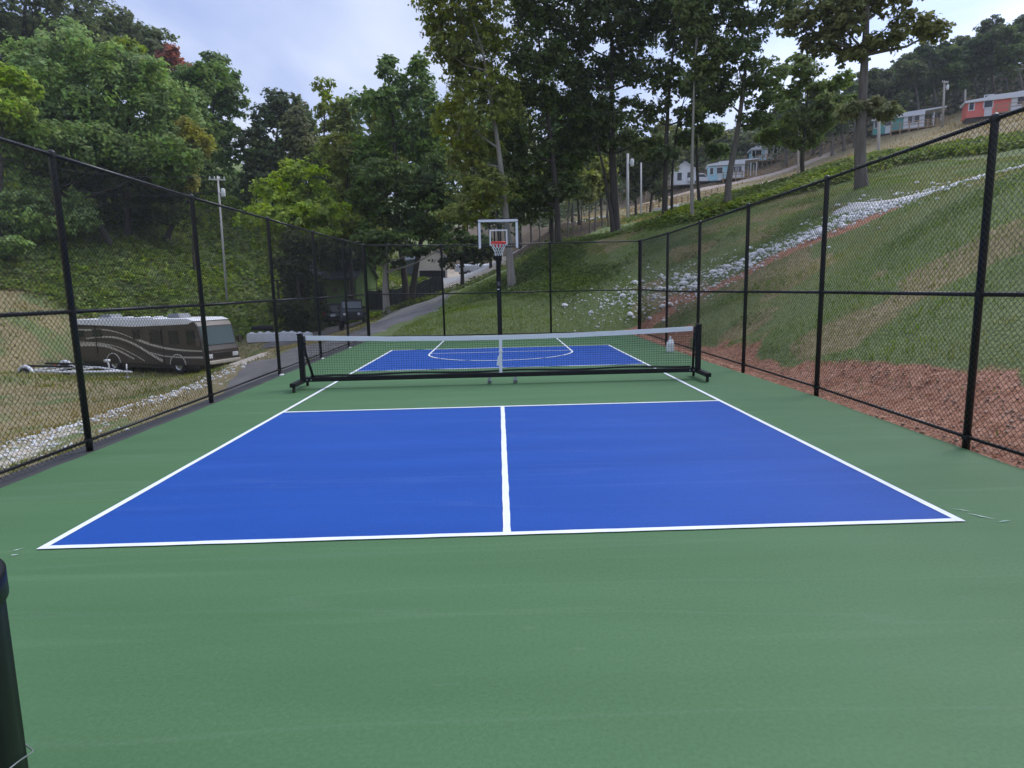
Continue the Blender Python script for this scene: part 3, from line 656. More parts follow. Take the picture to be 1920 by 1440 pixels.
# ------------------------------------------------------------------ jug and bin
j = empty('plastic_jug', (4.14, 4.42, 0), R(8), 'white plastic jug standing on the court edge beyond the net', 'jug')
m = MB(); m.add([(sx * a, sy * a, z) for a, z in ((.072, .0), (.076, .02), (.076, .20), (.070, .23), (.026, .315), (.020, .325), (.020, .35)) for sx, sy in ((-1, -1), (1, -1), (1, 1), (-1, 1))],
                [(4 * i + k, 4 * i + (k + 1) % 4, 4 * i + 4 + (k + 1) % 4, 4 * i + 4 + k) for i in range(6) for k in range(4)] + [(3, 2, 1, 0), (24, 25, 26, 27)])
m.build('body', mat('milky_plastic', (.86, .86, .85), (.80, .80, .79), 5, .5), j, bevel=.012)
m = MB(); m.lathe([(0, .385), (.024, .385), (.026, .36), (.026, .345)], 14); m.build('cap', WHITE, j, True)
m = MB(); m.tube([(.02, 0, .31), (.062, 0, .30), (.082, 0, .23), (.074, 0, .16)], .012, 8); m.build('handle', MATS['milky_plastic'], j, True)

BX, BY, BH = -1.545, -9.19, .915
bn = empty('litter_bin', (BX, BY, 0), 0, 'tall black ribbed plastic bin cut off at the bottom left', 'bin')
PLB = mat('bin_plastic', (.003, .004, .004), (.005, .006, .006), 6, .45, spec=.25)
m = MB(); n = 72; prof = [(.262, 0.0), (.270, .5), (.275, BH - .075)]
V = []; 
for rr_, z in prof:
    for k in range(n): q = rr_ - (.006 if k % 6 in (0,) else 0); V.append((q * math.cos(2 * math.pi * k / n), q * math.sin(2 * math.pi * k / n), z))
m.add(V, [(i * n + k, i * n + (k + 1) % n, (i + 1) * n + (k + 1) % n, (i + 1) * n + k) for i in range(2) for k in range(n)] + [tuple(range(n - 1, -1, -1))])
m.build('body', PLB, bn, True)
m = MB(); m.lathe([(.274, BH - .075), (.284, BH - .07), (.285, BH - .006), (.281, BH), (.272, BH), (.268, BH - .01), (.262, .05), (0, .05)], 72); m.build('rim', PLB, bn, True)
m = MB(); m.tube([(.281 * math.cos(a), .281 * math.sin(a), BH - .52 + .05 * math.cos(3 * a)) for a in np.linspace(0, 2 * math.pi, 60)], .0022, 5, False); m.build('wire_tie', STEEL, bn, True)

# ------------------------------------------------------------------ foliage
def leaf_cloud(blobs, n, size, clump=0.55, per=26, shell=0.55, flat=0.65, seed=0, up=0.55, hang=0.0, lobes=13):
    """leaf-sized faces on many rounded lobes that fill several ellipsoids"""
    g = np.random.default_rng(seed); per = 9
    B0 = np.asarray(blobs, float); B = []; D0 = []
    for b in B0:
        for k in range(lobes):
            d = g.normal(size=3); d[2] = d[2] * .8 + .1; d /= np.linalg.norm(d)
            r = g.uniform(.30, .52) * (13 / lobes) ** .4; q = g.uniform(.30, .82)
            B.append((*(b[:3] + d * b[3:6] * q), *(np.maximum(b[3:6] * r, .22) * np.array([1.1, 1.1, .85])))); D0.append(d)
    B = np.array(B); D0 = np.array(D0)
    wgt = (B[:, 3] * B[:, 5] + B[:, 3] * B[:, 4] + B[:, 4] * B[:, 5]); wgt = wgt / wgt.sum()
    nc = max(8, int(n * (1.45 if size < .36 else 1.1)) // per); bi = g.choice(len(B), nc, p=wgt)
    d = g.normal(size=(nc, 3)) + D0[bi] * .55 + np.array([0, 0, .55]); d /= np.linalg.norm(d, axis=1)[:, None]
    rad = 1.08 - 0.55 * (1 - shell * .6) * g.random(nc) ** 1.6
    stray = g.random(nc) < (.10 if lobes < 16 else .28); rad = np.where(stray, rad * g.uniform(1.05, 1.7, nc), rad)
    c = B[bi, :3] + d * rad[:, None] * B[bi, 3:6]
    nn = per * nc; ci = np.repeat(np.arange(nc), per)
    off = g.normal(size=(nn, 3)); off /= np.linalg.norm(off, axis=1)[:, None]
    off = off * (g.random(nn) ** .5 * (clump * .62 * (.6 + .8 * g.random(nc)))[ci])[:, None] * np.array([1, 1, flat])
    P = c[ci] + off
    P[:, 2] -= hang * g.random(nn) ** 2.5
    N = d[ci] * .75 + np.array([0, 0, up * .7]) + g.normal(size=(nn, 3)) * .40; N /= np.linalg.norm(N, axis=1)[:, None]
    T = np.cross(N, g.normal(size=(nn, 3))); T /= np.linalg.norm(T, axis=1)[:, None] + 1e-9; Bt = np.cross(N, T)
    s = (size * 1.2 * (0.55 + 0.9 * g.random(nn)))[:, None]
    V = np.stack([P - T * s * .5, P + Bt * s * .34 - N * s * .08, P + T * s * .55 - N * s * .1, P - Bt * s * .34 - N * s * .08], 1).reshape(-1, 3)
    return V, np.arange(len(V)).reshape(-1, 4), c

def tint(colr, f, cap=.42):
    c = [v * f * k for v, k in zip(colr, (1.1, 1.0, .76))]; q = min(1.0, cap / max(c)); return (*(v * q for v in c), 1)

def crown_obj(name, V, F, parent, colr, loc):
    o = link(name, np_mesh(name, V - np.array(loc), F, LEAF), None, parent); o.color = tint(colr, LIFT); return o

SEED = [100]
LIFT = 2.55
def tree(label, px, F, blobs, colr, n=6000, size=0.2, tr=0.2, clump=0.55, shell=0.5, per=26, bark=BARKD, name='broadleaf_tree', group=None, cat='tree',
         path=None, limbs=True, hang=0.0, up=0.55, depth=0.85, base=None, py=520):
    lobes = 13
    if F < 41 and cat == 'tree': lobes, n, size, clump = 30, int(n * 1.7), size * .92, clump * .9; colr = tuple(c * 1.4 for c in colr)
    """blobs are (px, py, rx, ry) as seen in the photograph; they get their real size and place at distance F"""
    SEED[0] += 1; s = F / FPX; W = []
    for i, b in enumerate(blobs):
        dF = b[4] if len(b) > 4 else (((i * 7 + SEED[0]) % 5) - 2) * 0.28 * b[2] * s
        k_ = 1.12 if lobes > 20 else 1.0; c = at(b[0], b[1], F + dF); W.append((c[0], c[1], c[2], b[2] * s * k_, max(b[2] * s * depth, 0.4), b[3] * s * k_))
    bx, by = (at(px, py, F)[:2]) if base is None else base
    bz = gz1(bx, by) - 0.15
    root = empty(name, (bx, by, bz), 0, label, cat, group); L = np.array((bx, by, bz))
    V, Fc, cl = leaf_cloud(W, n, size, clump, per, shell, seed=SEED[0], hang=hang, up=up, lobes=lobes)
    crown_obj('crown', V, Fc, root, colr, L)
    m = MB(); Wn = np.array(W); top = Wn[np.argmax(Wn[:, 2] + 0.4 * Wn[:, 5])]
    g = random.Random(SEED[0])
    if path is None:
        mid = (L + np.array([Wn[:, 0].mean(), Wn[:, 1].mean(), 0])) / 2; hz = top[2] - bz
        P = [L + np.array([0, 0, -.3]), L + np.array([0, 0, hz * .12]),
             np.array([bx * .75 + top[0] * .25 + g.uniform(-.02, .02) * hz, by * .75 + top[1] * .25, bz + hz * .4]),
             np.array([bx * .45 + top[0] * .55 + g.uniform(-.02, .02) * hz, by * .45 + top[1] * .55, bz + hz * .7]), np.array([top[0], top[1], top[2]])]
    else:
        P = [L + np.array([0, 0, -.3]), L] + [at(q[0], q[1], F) for q in path]; hz = P[-1][2] - bz
    P = [np.array(p) for p in P]
    lens = np.r_[0, np.cumsum([np.linalg.norm(b - a) for a, b in zip(P[:-1], P[1:])])]
    fine = [np.array([np.interp(t, lens, [p[k] for p in P]) for k in range(3)]) for t in np.linspace(0, lens[-1], 16)]
    for _ in range(2): fine[1:-1] = [(a + 2 * b + c) / 4 for a, b, c in zip(fine[:-2], fine[1:-1], fine[2:])]
    rad = [tr * (1.35 if i == 0 else 1.12 if i == 1 else 1.0) * (1 - .80 * i / 15) for i in range(16)]
    m.tube(fine - L if isinstance(fine, np.ndarray) else [p - L for p in fine], rad, 9)
    trunk = m.build('trunk', bark, root, True)
    if limbs:
        m = MB()
        for b in Wn:
            k = min(range(3, 14), key=lambda q: abs(fine[q][2] - (b[2] - 0.35 * math.hypot(b[0] - fine[q][0], b[1] - fine[q][1]) - b[5] * .3)))
            a = fine[k]; e = b[:3]; md = a * .5 + e * .5 + np.array([g.uniform(-.08, .08), g.uniform(-.08, .08), -.06]) * np.linalg.norm(e - a)
            r0 = min(rad[k] * .62, .03 * np.linalg.norm(e - a) + .03)
            m.tube([p - L for p in (a, a * .75 + md * .25, md, e)], [r0, r0 * .85, r0 * .6, r0 * .18], 6)
        near = g.sample(range(len(cl)), min(len(cl), 46))
        for q in near:
            c = cl[q]; b = Wn[np.argmin(((Wn[:, :3] - c) ** 2).sum(1))]; a = b[:3] * .7 + c * .3
            if np.linalg.norm(c - a) > .3:
                md = (a + c) / 2 + np.array([g.uniform(-.1, .1), g.uniform(-.1, .1), .08]) * np.linalg.norm(c - a)
                m.tube([p - L for p in (b[:3] * .95 + c * .05, md, c)], [tr * .11 + .008, tr * .07 + .006, .004], 4)
        lb = m.build('branches', bark, root, True); lb['kind'] = 'stuff'
    return root

DK = (0.040, 0.062, 0.026); MG = (0.055, 0.095, 0.030); OL = (0.085, 0.105, 0.030); YG = (0.115, 0.160, 0.030); KD = (0.09, 0.130, 0.045); GG = (0.052, 0.070, 0.038); RD = (0.22, 0.095, 0.075); OR = (0.135, 0.145, 0.045)
# the vine-covered wood on the left hill
tree('large dark grey-green tree in the top left corner', 90, 82, [(60, 15, 110, 75), (140, 35, 65, 60), (190, 75, 45, 55), (15, 95, 75, 85), (80, 120, 90, 70), (-60, 40, 90, 90), (60, -70, 90, 50)], GG, 12000, .42, .4, 1.1, .6)
tree('pale green vine-smothered tree below the dark corner tree', 120, 60, [(115, 75, 52, 40), (140, 145, 60, 60), (85, 165, 55, 50), (110, 225, 85, 50), (40, 130, 40, 45), (160, 215, 50, 45)], (0.115, 0.180, 0.072), 11000, .30, .25, .75, .75, hang=.8)
tree('bright yellow-green tree at the left edge', 8, 52, [(18, 160, 42, 34), (0, 195, 50, 26), (25, 215, 34, 20), (8, 236, 40, 13), (-40, 190, 50, 50)], (0.110, 0.168, 0.032), 6500, .26, .2, .6, .6)
tree('dark tree on the left skyline above the vines', 245, 88, [(235, 75, 50, 42), (208, 50, 40, 45), (272, 82, 45, 28), (290, 108, 30, 25), (200, 100, 50, 40)], GG, 6000, .42, .3, 1.0, .6)
tree('small yellow-tipped tree just under the left skyline', 232, 78, [(234, 84, 24, 15), (226, 98, 26, 14)], YG, 1500, .30, .15, .6, .6)
tree('mid-green tree heavy with hanging vines on the left hill', 250, 62, [(240, 118, 52, 22), (268, 150, 50, 40), (208, 165, 55, 60), (305, 190, 48, 48), (250, 235, 90, 60), (335, 225, 40, 45), (180, 240, 50, 50)], (0.095, 0.150, 0.055), 13000, .30, .3, .8, .75, hang=.9)
tree('red-leaved autumn tree on the left skyline', 318, 86, [(318, 104, 19, 18), (335, 122, 22, 11), (303, 122, 15, 18), (322, 92, 10, 8), (350, 128, 14, 8)], RD, 2300, .34, .15, .6, .5)
tree('rounded green tree at the right end of the left wood', 412, 78, [(403, 122, 30, 22), (416, 160, 38, 32), (432, 205, 22, 42), (392, 190, 40, 50), (412, 250, 36, 40), (430, 150, 20, 22), (420, 290, 30, 40)], MG, 8500, .36, .28, .8, .65)
tree('mid-green tree beside the red autumn tree', 352, 70, [(350, 155, 42, 35), (345, 212, 50, 50), (378, 265, 42, 40), (338, 300, 40, 45), (375, 140, 25, 20)], MG, 8000, .34, .25, .8, .65)
tree('yellowing vine-hung tree low on the left wood edge', 366, 61, [(352, 240, 22, 15), (378, 262, 20, 14), (362, 290, 13, 26), (356, 325, 12, 30), (345, 262, 18, 12)], OR, 3200, .25, .12, .5, .6, hang=1.2)
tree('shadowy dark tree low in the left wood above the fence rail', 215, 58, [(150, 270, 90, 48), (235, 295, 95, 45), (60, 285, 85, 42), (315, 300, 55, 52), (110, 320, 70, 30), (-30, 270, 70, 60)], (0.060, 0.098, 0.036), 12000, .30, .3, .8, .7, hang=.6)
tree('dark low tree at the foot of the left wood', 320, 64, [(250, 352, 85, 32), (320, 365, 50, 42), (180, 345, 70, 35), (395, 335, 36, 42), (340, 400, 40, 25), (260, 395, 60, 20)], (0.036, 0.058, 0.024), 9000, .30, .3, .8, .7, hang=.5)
for lab, px, F, bl in [('big vine-covered mound of shrub at the left edge behind the fence', 40, 54, [(45, 345, 42, 32), (25, 392, 55, 36), (85, 390, 36, 40), (30, 430, 70, 25), (90, 425, 40, 25)]),
                       ('small rounded vine-covered shrub beside the big mound', 148, 56, [(148, 388, 26, 26), (150, 415, 28, 24), (140, 370, 14, 12)]),
                       ('low dark shrub on the vine slope at the left edge', 22, 50, [(22, 458, 26, 13), (8, 468, 26, 12)])]:
    tree(lab, px, F, bl, (0.110, 0.170, 0.075), 5200, .20, .08, .4, .8, name='vine_shrub', cat='shrub', limbs=False)
# the gap and the trees left of centre
tree('tall dark grey-green tree left of the centre gap', 520, 78, [(525, 190, 28, 24), (512, 232, 42, 40), (495, 290, 40, 60), (560, 262, 36, 60), (562, 212, 26, 28), (520, 350, 60, 50)], (0.046, 0.066, 0.036), 9000, .38, .3, .85, .6)
tree('faded grey-green tree in front of the dark one', 567, 72, [(560, 250, 32, 42), (572, 298, 32, 38), (556, 215, 16, 20)], (0.075, 0.088, 0.050), 4200, .30, .2, .7, .5)
tree('airy yellow-topped tree standing above the bright bushes', 618, 63, [(610, 166, 22, 18), (628, 196, 26, 18), (598, 212, 14, 14), (632, 250, 40, 32), (650, 215, 16, 16), (640, 300, 45, 40)], (0.095, 0.128, 0.034), 4600, .27, .2, .55, .45)
tree('bright yellow-green bushy tree behind the left fence', 548, 50, [(545, 318, 32, 26), (518, 368, 46, 36), (582, 356, 50, 46), (545, 412, 72, 34), (612, 405, 46, 38), (490, 402, 26, 26), (560, 450, 70, 24)], (0.118, 0.172, 0.028), 11000, .22, .2, .5, .65)
tree('olive-brown tree right of the bright bushy tree', 658, 54, [(652, 290, 42, 36), (675, 340, 36, 50), (640, 378, 34, 40), (660, 430, 50, 30)], (0.085, 0.105, 0.032), 6500, .24, .2, .5, .55)
tree('green tree left of the tall centre trees', 760, 53, [(735, 148, 32, 36), (782, 143, 26, 30), (715, 200, 42, 38), (795, 200, 34, 46), (752, 258, 66, 48), (700, 290, 40, 48), (805, 285, 44, 46), (725, 120, 16, 14)], MG, 10500, .25, .3, .6, .55)
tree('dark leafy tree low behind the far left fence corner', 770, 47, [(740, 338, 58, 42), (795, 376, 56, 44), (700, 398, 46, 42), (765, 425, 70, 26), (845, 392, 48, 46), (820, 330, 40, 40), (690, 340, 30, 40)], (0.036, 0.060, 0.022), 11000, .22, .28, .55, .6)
tree('shade tree with a pale trunk at the road beyond the fence', 722, 44, [(728, 458, 58, 20), (700, 486, 24, 18), (775, 470, 34, 14), (745, 496, 14, 10), (690, 450, 34, 24), (838, 462, 24, 12)], (0.036, 0.060, 0.022), 3600, .20, .30, .4, .4, bark=BARKP, path=[(722, 540), (722, 490), (727, 452)])
tree('small dark tree in front of the white gravel lot', 866, 50, [(850, 488, 26, 18), (886, 470, 34, 24), (862, 455, 50, 24), (915, 468, 26, 18)], (0.034, 0.056, 0.022), 3000, .22, .22, .45, .45)
tree('dark drooping evergreen behind the white concrete blocks', 556, 47, [(556, 452, 34, 22), (550, 492, 44, 24), (560, 532, 46, 24), (552, 572, 50, 24), (562, 604, 48, 18), (600, 470, 26, 26)], (0.036, 0.048, 0.026), 7500, .20, .2, .45, .5, hang=.7, name='evergreen_tree')
tree('dark filler tree between the drooping evergreen and the shade tree', 668, 58, [(650, 455, 40, 26), (690, 470, 36, 24), (625, 488, 28, 22), (672, 500, 30, 14)], (0.040, 0.058, 0.026), 4200, .24, .2, .5, .5)
# tall trees behind the back fence
tree('tall olive-green tree with a leaning grey trunk behind the hoop', 960, 33.5, [(860, 15, 66, 40), (905, 78, 66, 46), (838, 95, 40, 40), (892, 150, 62, 46), (868, 222, 54, 46), (935, 195, 44, 54), (885, 290, 56, 42), (905, 350, 52, 36), (820, 40, 26, 22), (880, -60, 90, 50), (880, 400, 50, 25)],
     (0.070, 0.088, 0.028), 15000, .165, .22, .42, .45, bark=BARKP, path=[(957, 500), (948, 400), (938, 300), (915, 150), (890, 20)], base=tuple(at(961, 545, 33.5)[:2]))
tree('tall dark tree right of the hoop with twin trunks', 1048, 37, [(1000, 28, 56, 46), (1012, 112, 54, 52), (985, 200, 50, 52), (1002, 288, 52, 46), (962, 338, 46, 42), (1022, 368, 42, 34), (1010, -60, 70, 50), (950, 270, 40, 40), (985, 395, 40, 22)],
     (0.036, 0.054, 0.022), 12000, .18, .20, .45, .45, path=[(1046, 420), (1040, 330), (1025, 200), (1005, 30)])
tree('dark thin-trunked tree beside the twin trunks', 1036, 38.5, [(1060, 300, 36, 30), (1050, 350, 40, 24), (1075, 255, 30, 26)], (0.040, 0.062, 0.024), 3200, .18, .16, .4, .5, path=[(1034, 400), (1036, 330), (1060, 250)])
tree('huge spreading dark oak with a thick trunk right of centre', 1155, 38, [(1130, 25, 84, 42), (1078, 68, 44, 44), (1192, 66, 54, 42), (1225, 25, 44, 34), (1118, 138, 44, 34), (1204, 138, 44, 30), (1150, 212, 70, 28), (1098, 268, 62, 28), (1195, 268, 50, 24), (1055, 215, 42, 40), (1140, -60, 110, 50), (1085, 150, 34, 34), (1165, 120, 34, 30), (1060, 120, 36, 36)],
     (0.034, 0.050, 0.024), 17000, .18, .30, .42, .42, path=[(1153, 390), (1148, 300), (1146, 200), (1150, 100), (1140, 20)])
tree('slim dark tree slanting left from beside the oak trunk', 1150, 37.7, [(1105, 225, 34, 22), (1085, 190, 26, 22)], (0.036, 0.055, 0.024), 1800, .18, .15, .4, .5, path=[(1146, 400), (1132, 315), (1108, 230)])
tree('dark tree with bare lower trunk by the end of the right fence', 1245, 36.5, [(1262, 18, 42, 44), (1272, 90, 36, 42), (1256, 160, 28, 36), (1292, 212, 32, 20), (1240, 290, 26, 12), (1225, 215, 22, 22), (1262, -60, 60, 40)], (0.038, 0.055, 0.026), 6200, .17, .17, .36, .38, path=[(1247, 330), (1252, 200), (1262, 100), (1268, 10)])
tree('slender tree beside it, leaning right', 1258, 37.5, [(1285, 260, 20, 14), (1300, 160, 26, 24)], (0.040, 0.06, 0.026), 1300, .17, .10, .36, .45, path=[(1260, 330), (1268, 240), (1290, 160)])
tree('slim pale-trunked tree standing in front of the cabins', 1296, 32.5, [(1312, 55, 34, 38), (1322, 128, 28, 26), (1300, 20, 30, 28), (1345, 90, 22, 22)], (0.048, 0.066, 0.030), 3000, .16, .105, .34, .38, bark=BARKP, path=[(1297, 330), (1300, 220), (1302, 120), (1310, 40)])
tree('thin dark-trunked tree just right of the slim pale one', 1310, 38, [(1330, 190, 30, 20), (1330, 245, 30, 18), (1345, 285, 22, 12)], (0.04, 0.062, 0.026), 1900, .17, .12, .36, .42, path=[(1308, 340), (1305, 250), (1320, 160)])
tree('curving grey-trunked tree in front of the pale blue cabin', 1361, 33.5, [(1350, 25, 50, 40), (1402, 58, 44, 40), (1382, 118, 44, 30), (1432, 138, 44, 30), (1362, 188, 54, 22), (1442, 198, 34, 20), (1462, 18, 44, 34), (1400, -50, 90, 40), (1420, 225, 34, 16), (1345, 150, 28, 22)], (0.040, 0.060, 0.027), 9000, .16, .20, .36, .38, bark=BARK, path=[(1364, 340), (1378, 280), (1390, 200), (1400, 110), (1405, 30)])
tree('tall straight grey-trunked tree rising from the right bank', 1608, 24.5, [(1562, 18, 54, 28), (1642, 12, 54, 32), (1702, 48, 34, 18), (1545, 82, 40, 18), (1662, 80, 34, 14), (1500, 45, 34, 24), (1590, -60, 120, 46), (1690, -20, 50, 28), (1750, 60, 26, 12), (1580, 52, 36, 16), (1600, 105, 24, 10), (1642, 202, 24, 11), (1660, 212, 16, 8), (1600, 208, 20, 10)],
     (0.055, 0.065, 0.034), 8000, .15, .245, .34, .40, bark=BARK, path=[(1611, 300), (1616, 200), (1622, 100), (1626, 0), (1630, -90)])
tree('green tree with drooping branches left of the tall grey trunk', 1498, 38, [(1500, 232, 46, 28), (1552, 208, 36, 26), (1455, 258, 36, 18), (1512, 268, 30, 14), (1580, 200, 28, 18), (1540, 165, 30, 16), (1500, 130, 44, 24), (1480, 180, 34, 20), (1580, 150, 20, 12)], (0.055, 0.078, 0.030), 5600, .18, .14, .38, .42, path=[(1503, 300), (1512, 220), (1515, 140)])
# woods behind
wood = 'trees of the wood behind the back fence'
def wood_tree(px, F, top, wpx, colr, label, group, trk=.16, n=2600, size=.34, bark=BARKD, low=0.45):
    bx, by, _ = at(px, 450, F); bz = gz1(bx, by); zt = at(px, top, F)[2]; zp = lambda z: None
    g = random.Random(SEED[0] * 3 + 1); s = F / FPX; h = max(zt - bz, 4)
    pyb = top + h / s; span = (pyb - top) * (1 - low); bl = []
    for i in range(5):
        t = (i + .5) / 5; w = wpx * (0.55 + 0.45 * math.sin(math.pi * min(1, t * 1.15)))
        bl.append((px + g.uniform(-.35, .35) * wpx, top + span * t, w * .62, span / 5 * .85))
    return tree(label, px, F, bl, colr, n, size, trk, .8, .5, bark=bark, group=group, name='forest_tree', py=450)
g = random.Random(5)
for px in range(640, 1230, 30):
    gap = 735 < px < 905; F = g.uniform(90, 112) if gap else g.uniform(62, 92); wood_tree(px + g.uniform(-14, 14), F, g.uniform(160, 280) if px < 1080 else g.uniform(205, 290), g.uniform(44, 64), g.choice([DK, MG, GG, OL]), 'green tree in the wood seen between the tall trunks', wood, n=3000, low=.2)
for px in (1062, 1078, 1092, 1104, 1118, 1131, 1010, 1066, 1140):
    wood_tree(px + g.uniform(-3, 3), g.uniform(50, 68), g.uniform(290, 340), g.uniform(14, 22), g.choice([MG, OL]), 'thin-stemmed young tree on the leaf-littered slope', 'thin young trees on the slope', .09, 900, .26, BARK, .55)
for px in range(1180, 1500, 24):
    F = g.uniform(114, 128); wood_tree(px + g.uniform(-8, 8), F, g.uniform(225, 275), g.uniform(24, 38), g.choice([MG, DK, OL, GG]), 'green tree at the wood edge behind the pale blue cabins', 'trees behind the pale blue cabins', .2, 2200, .5, low=.2)
for px in range(1470, 1990, 21):
    top = np.interp(px, [1470, 1600, 1700, 1800, 1920, 2000], [190, 160, 118, 72, 30, 10]) + g.uniform(-14, 18)
    wood_tree(px + g.uniform(-7, 7), g.uniform(97, 108), top, g.uniform(30, 42), g.choice([GG, DK, (0.042, 0.066, 0.034)]), 'dark forest tree on the hilltop behind the coral and teal cabins', 'forest trees on the hilltop', .24, 3900, .38, BARK, .26)
for px in range(1480, 2000, 26):
    top = np.interp(px, [1470, 1600, 1700, 1800, 1920, 2000], [200, 165, 122, 78, 40, 20]) + g.uniform(-10, 22)
    wood_tree(px, g.uniform(116, 132), top, g.uniform(34, 46), g.choice([GG, DK]), 'dark forest tree on the hilltop behind the coral and teal cabins', 'forest trees on the hilltop', .24, 2000, .6, BARK, .06)
for px in range(395, 700, 30):
    wood_tree(px + g.uniform(-9, 9), g.uniform(84, 100), 255 + g.uniform(0, 60) + (60 if px < 480 else -30), g.uniform(38, 52), g.choice([DK, MG]), 'dark green tree filling the valley gap left of centre', 'trees in the valley gap', .2, 2400, .42, low=.1)

# backing trees so the left hill reads as closed forest
for px in range(-30, 420, 52):
    top = np.interp(px, [0, 170, 260, 330, 440], [20, 40, 100, 150, 200]) + g.uniform(0, 25)
    wood_tree(px + g.uniform(-10, 10), g.uniform(92, 104), top, g.uniform(60, 78), g.choice([GG, DK, MG]), 'dark forest tree behind the vine-covered trees on the left hill', 'forest behind the left vines', .26, 3600, .55, low=.1)

# ------------------------------------------------------------------ ground cover
def cover(name, label, xs, ys, blade, colr, up=True, w=0.16, lift=0.0, seed=1, quad=False):
    g = np.random.default_rng(seed); n = len(xs); z = gz(xs, ys); P = np.c_[xs, ys, z + lift * g.random(n)]
    if quad:
        N = g.normal(size=(n, 3)) * .45 + np.array([0, 0, 1.0]); N[:, 0] += -.25; N /= np.linalg.norm(N, axis=1)[:, None]
        T = np.cross(N, g.normal(size=(n, 3))); T /= np.linalg.norm(T, axis=1)[:, None]; Bt = np.cross(N, T); s = (blade * (.6 + .8 * g.random(n)))[:, None]
        V = np.stack([P - T * s * .5, P + Bt * s * .4 - N * s * .1, P + T * s * .5 - N * s * .1, P - Bt * s * .4 - N * s * .1], 1).reshape(-1, 3); F = np.arange(len(V)).reshape(-1, 4)
    else:
        a = g.random(n) * 2 * math.pi; h = blade * (.45 + .9 * g.random(n)); T = np.c_[np.cos(a), np.sin(a), 0 * a]
        lean = np.c_[g.normal(size=(n, 2)) * .42, np.ones(n)]; tip = P + lean * h[:, None]
        V = np.stack([P - T * (h * w)[:, None] - np.array([0, 0, .02]), P + T * (h * w)[:, None] - np.array([0, 0, .02]), tip], 1).reshape(-1, 3); F = np.arange(len(V)).reshape(-1, 3)
    o = link(name, np_mesh(name, V, F, LEAF)); o.color = tint(colr, 1.6); return tag(o, label, name.split('_')[0], kind='stuff')
def scatter(n, x0, x1, y0, y1, keep):
    x = rng.uniform(x0, x1, n); y = rng.uniform(y0, y1, n); k = rng.random(n) < keep(x, y); return x[k], y[k]
def k_bank(x, y):
    d = masks(x, y); rock = seg_dist(x, y, ROCKLINE)
    return np.clip((1 - d[0] * 1.05) * (0.75 + 1.0 * vnoise(x, y, 1.1, 21)) * sstep(0.5, 0.9, rock), 0.015, 1)
x, y = scatter(270000, 4.7, 20, -9, 27, k_bank)
h = vnoise(x, y, 1.6, 31) > 0.02
cover('grass_blades', 'short green grass growing on the right bank', x[h], y[h], .062, (0.115, 0.175, 0.055), seed=3)
cover('grass_blades', 'short dry olive grass mixed into the right bank', x[~h], y[~h], .058, (0.160, 0.185, 0.085), seed=4)
x, y = scatter(90000, -4.5, 5.5, 10.8, 27, lambda x, y: np.clip((1 - masks(x, y)[0]) * (0.8 + .8 * vnoise(x, y, 1.3, 22)) * (np.hypot(x + 3.2, (y - 18) * .4) > 0.5), 0, 1) * (seg_dist(x, y, [(-7.0, 10), (-6.0, 15), xy(745, 29)]) > 2.4))
xw, yw = scatter(90000, 5.2, 14, -9, 24, lambda x, y: np.clip(sstep(.14, .34, vnoise(x, y, 1.5, 81) + .25 * vnoise(x, y, .5, 82)), 0, 1) * sstep(.5, .9, seg_dist(x, y, ROCKLINE)) * (1 - .8 * masks(x, y)[0]))
cover('weed_leaves', 'patches of small broad-leaved weeds on the right bank', xw, yw, .05, (0.085, 0.140, 0.045), lift=.10, seed=15, quad=True)
cover('grass_blades', 'green grass on the mound behind the back fence', x, y, .07, (0.120, 0.175, 0.050), seed=5)
x, y = scatter(70000, -5.5, 10, 13, 31, lambda x, y: np.clip(sstep(-.05, .25, vnoise(x, y, 3.0, 41)) * sstep(13.5, 19, y), 0, 1) * (seg_dist(x, y, [(-6.0, 15), xy(745, 29), xy(790, 40)]) > 3.2) * (seg_dist(x, y, ROCKLINE) > .9))
cover('weed_leaves', 'broad-leaved weeds on the bank behind the back fence', x, y, .13, (0.085, 0.130, 0.045), lift=.3, seed=6, quad=True)
x, y = scatter(120000, -34, -5.3, -6, 42, lambda x, y: np.clip(.65 + 1.0 * vnoise(x, y, 2.2, 23) - masks(x, y)[2], 0, 1) * (seg_dist(x, y, [(-5.9, 2.5), (-6.3, 6), (-6.8, 10), (-6, 15)]) > 1.3) * np.clip(1.25 - np.hypot(x + 5, y) / 45, .2, 1))
h = vnoise(x, y, 2.6, 33) > -0.03
cover('grass_blades', 'thin dry grass over the parking field on the left', x[h], y[h], .09, (0.170, 0.150, 0.065), seed=7)
cover('grass_blades', 'patchy green grass over the parking field on the left', x[~h], y[~h], .09, (0.110, 0.135, 0.045), seed=8)
x, y = scatter(42000, -44, -8, 14, 46, lambda x, y: np.clip(.55 + .9 * vnoise(x, y, 3.2, 24) - masks(x, y)[2], 0, 1) * (seg_dist(x, y, [(-6.3, 6), (-6.8, 10), (-6, 15), xy(560, 40), xy(640, 47)]) > 2.6))
h = vnoise(x, y, 3.6, 34) > 0.05
cover('grass_blades', 'coarse straw-coloured grass at the far end of the parking field', x[h], y[h], .16, (0.175, 0.165, 0.075), seed=17, w=.22)
cover('grass_blades', 'coarse green grass at the far end of the parking field', x[~h], y[~h], .16, (0.120, 0.150, 0.050), seed=18, w=.22)
def inpx(x, y, zoff=0.0):
    z = gz(x, y); d = np.c_[x, y, z] - CAM; w = d @ CF; return 960 + FPX * (d @ CR) / w, 720 - FPX * (d @ CU) / w
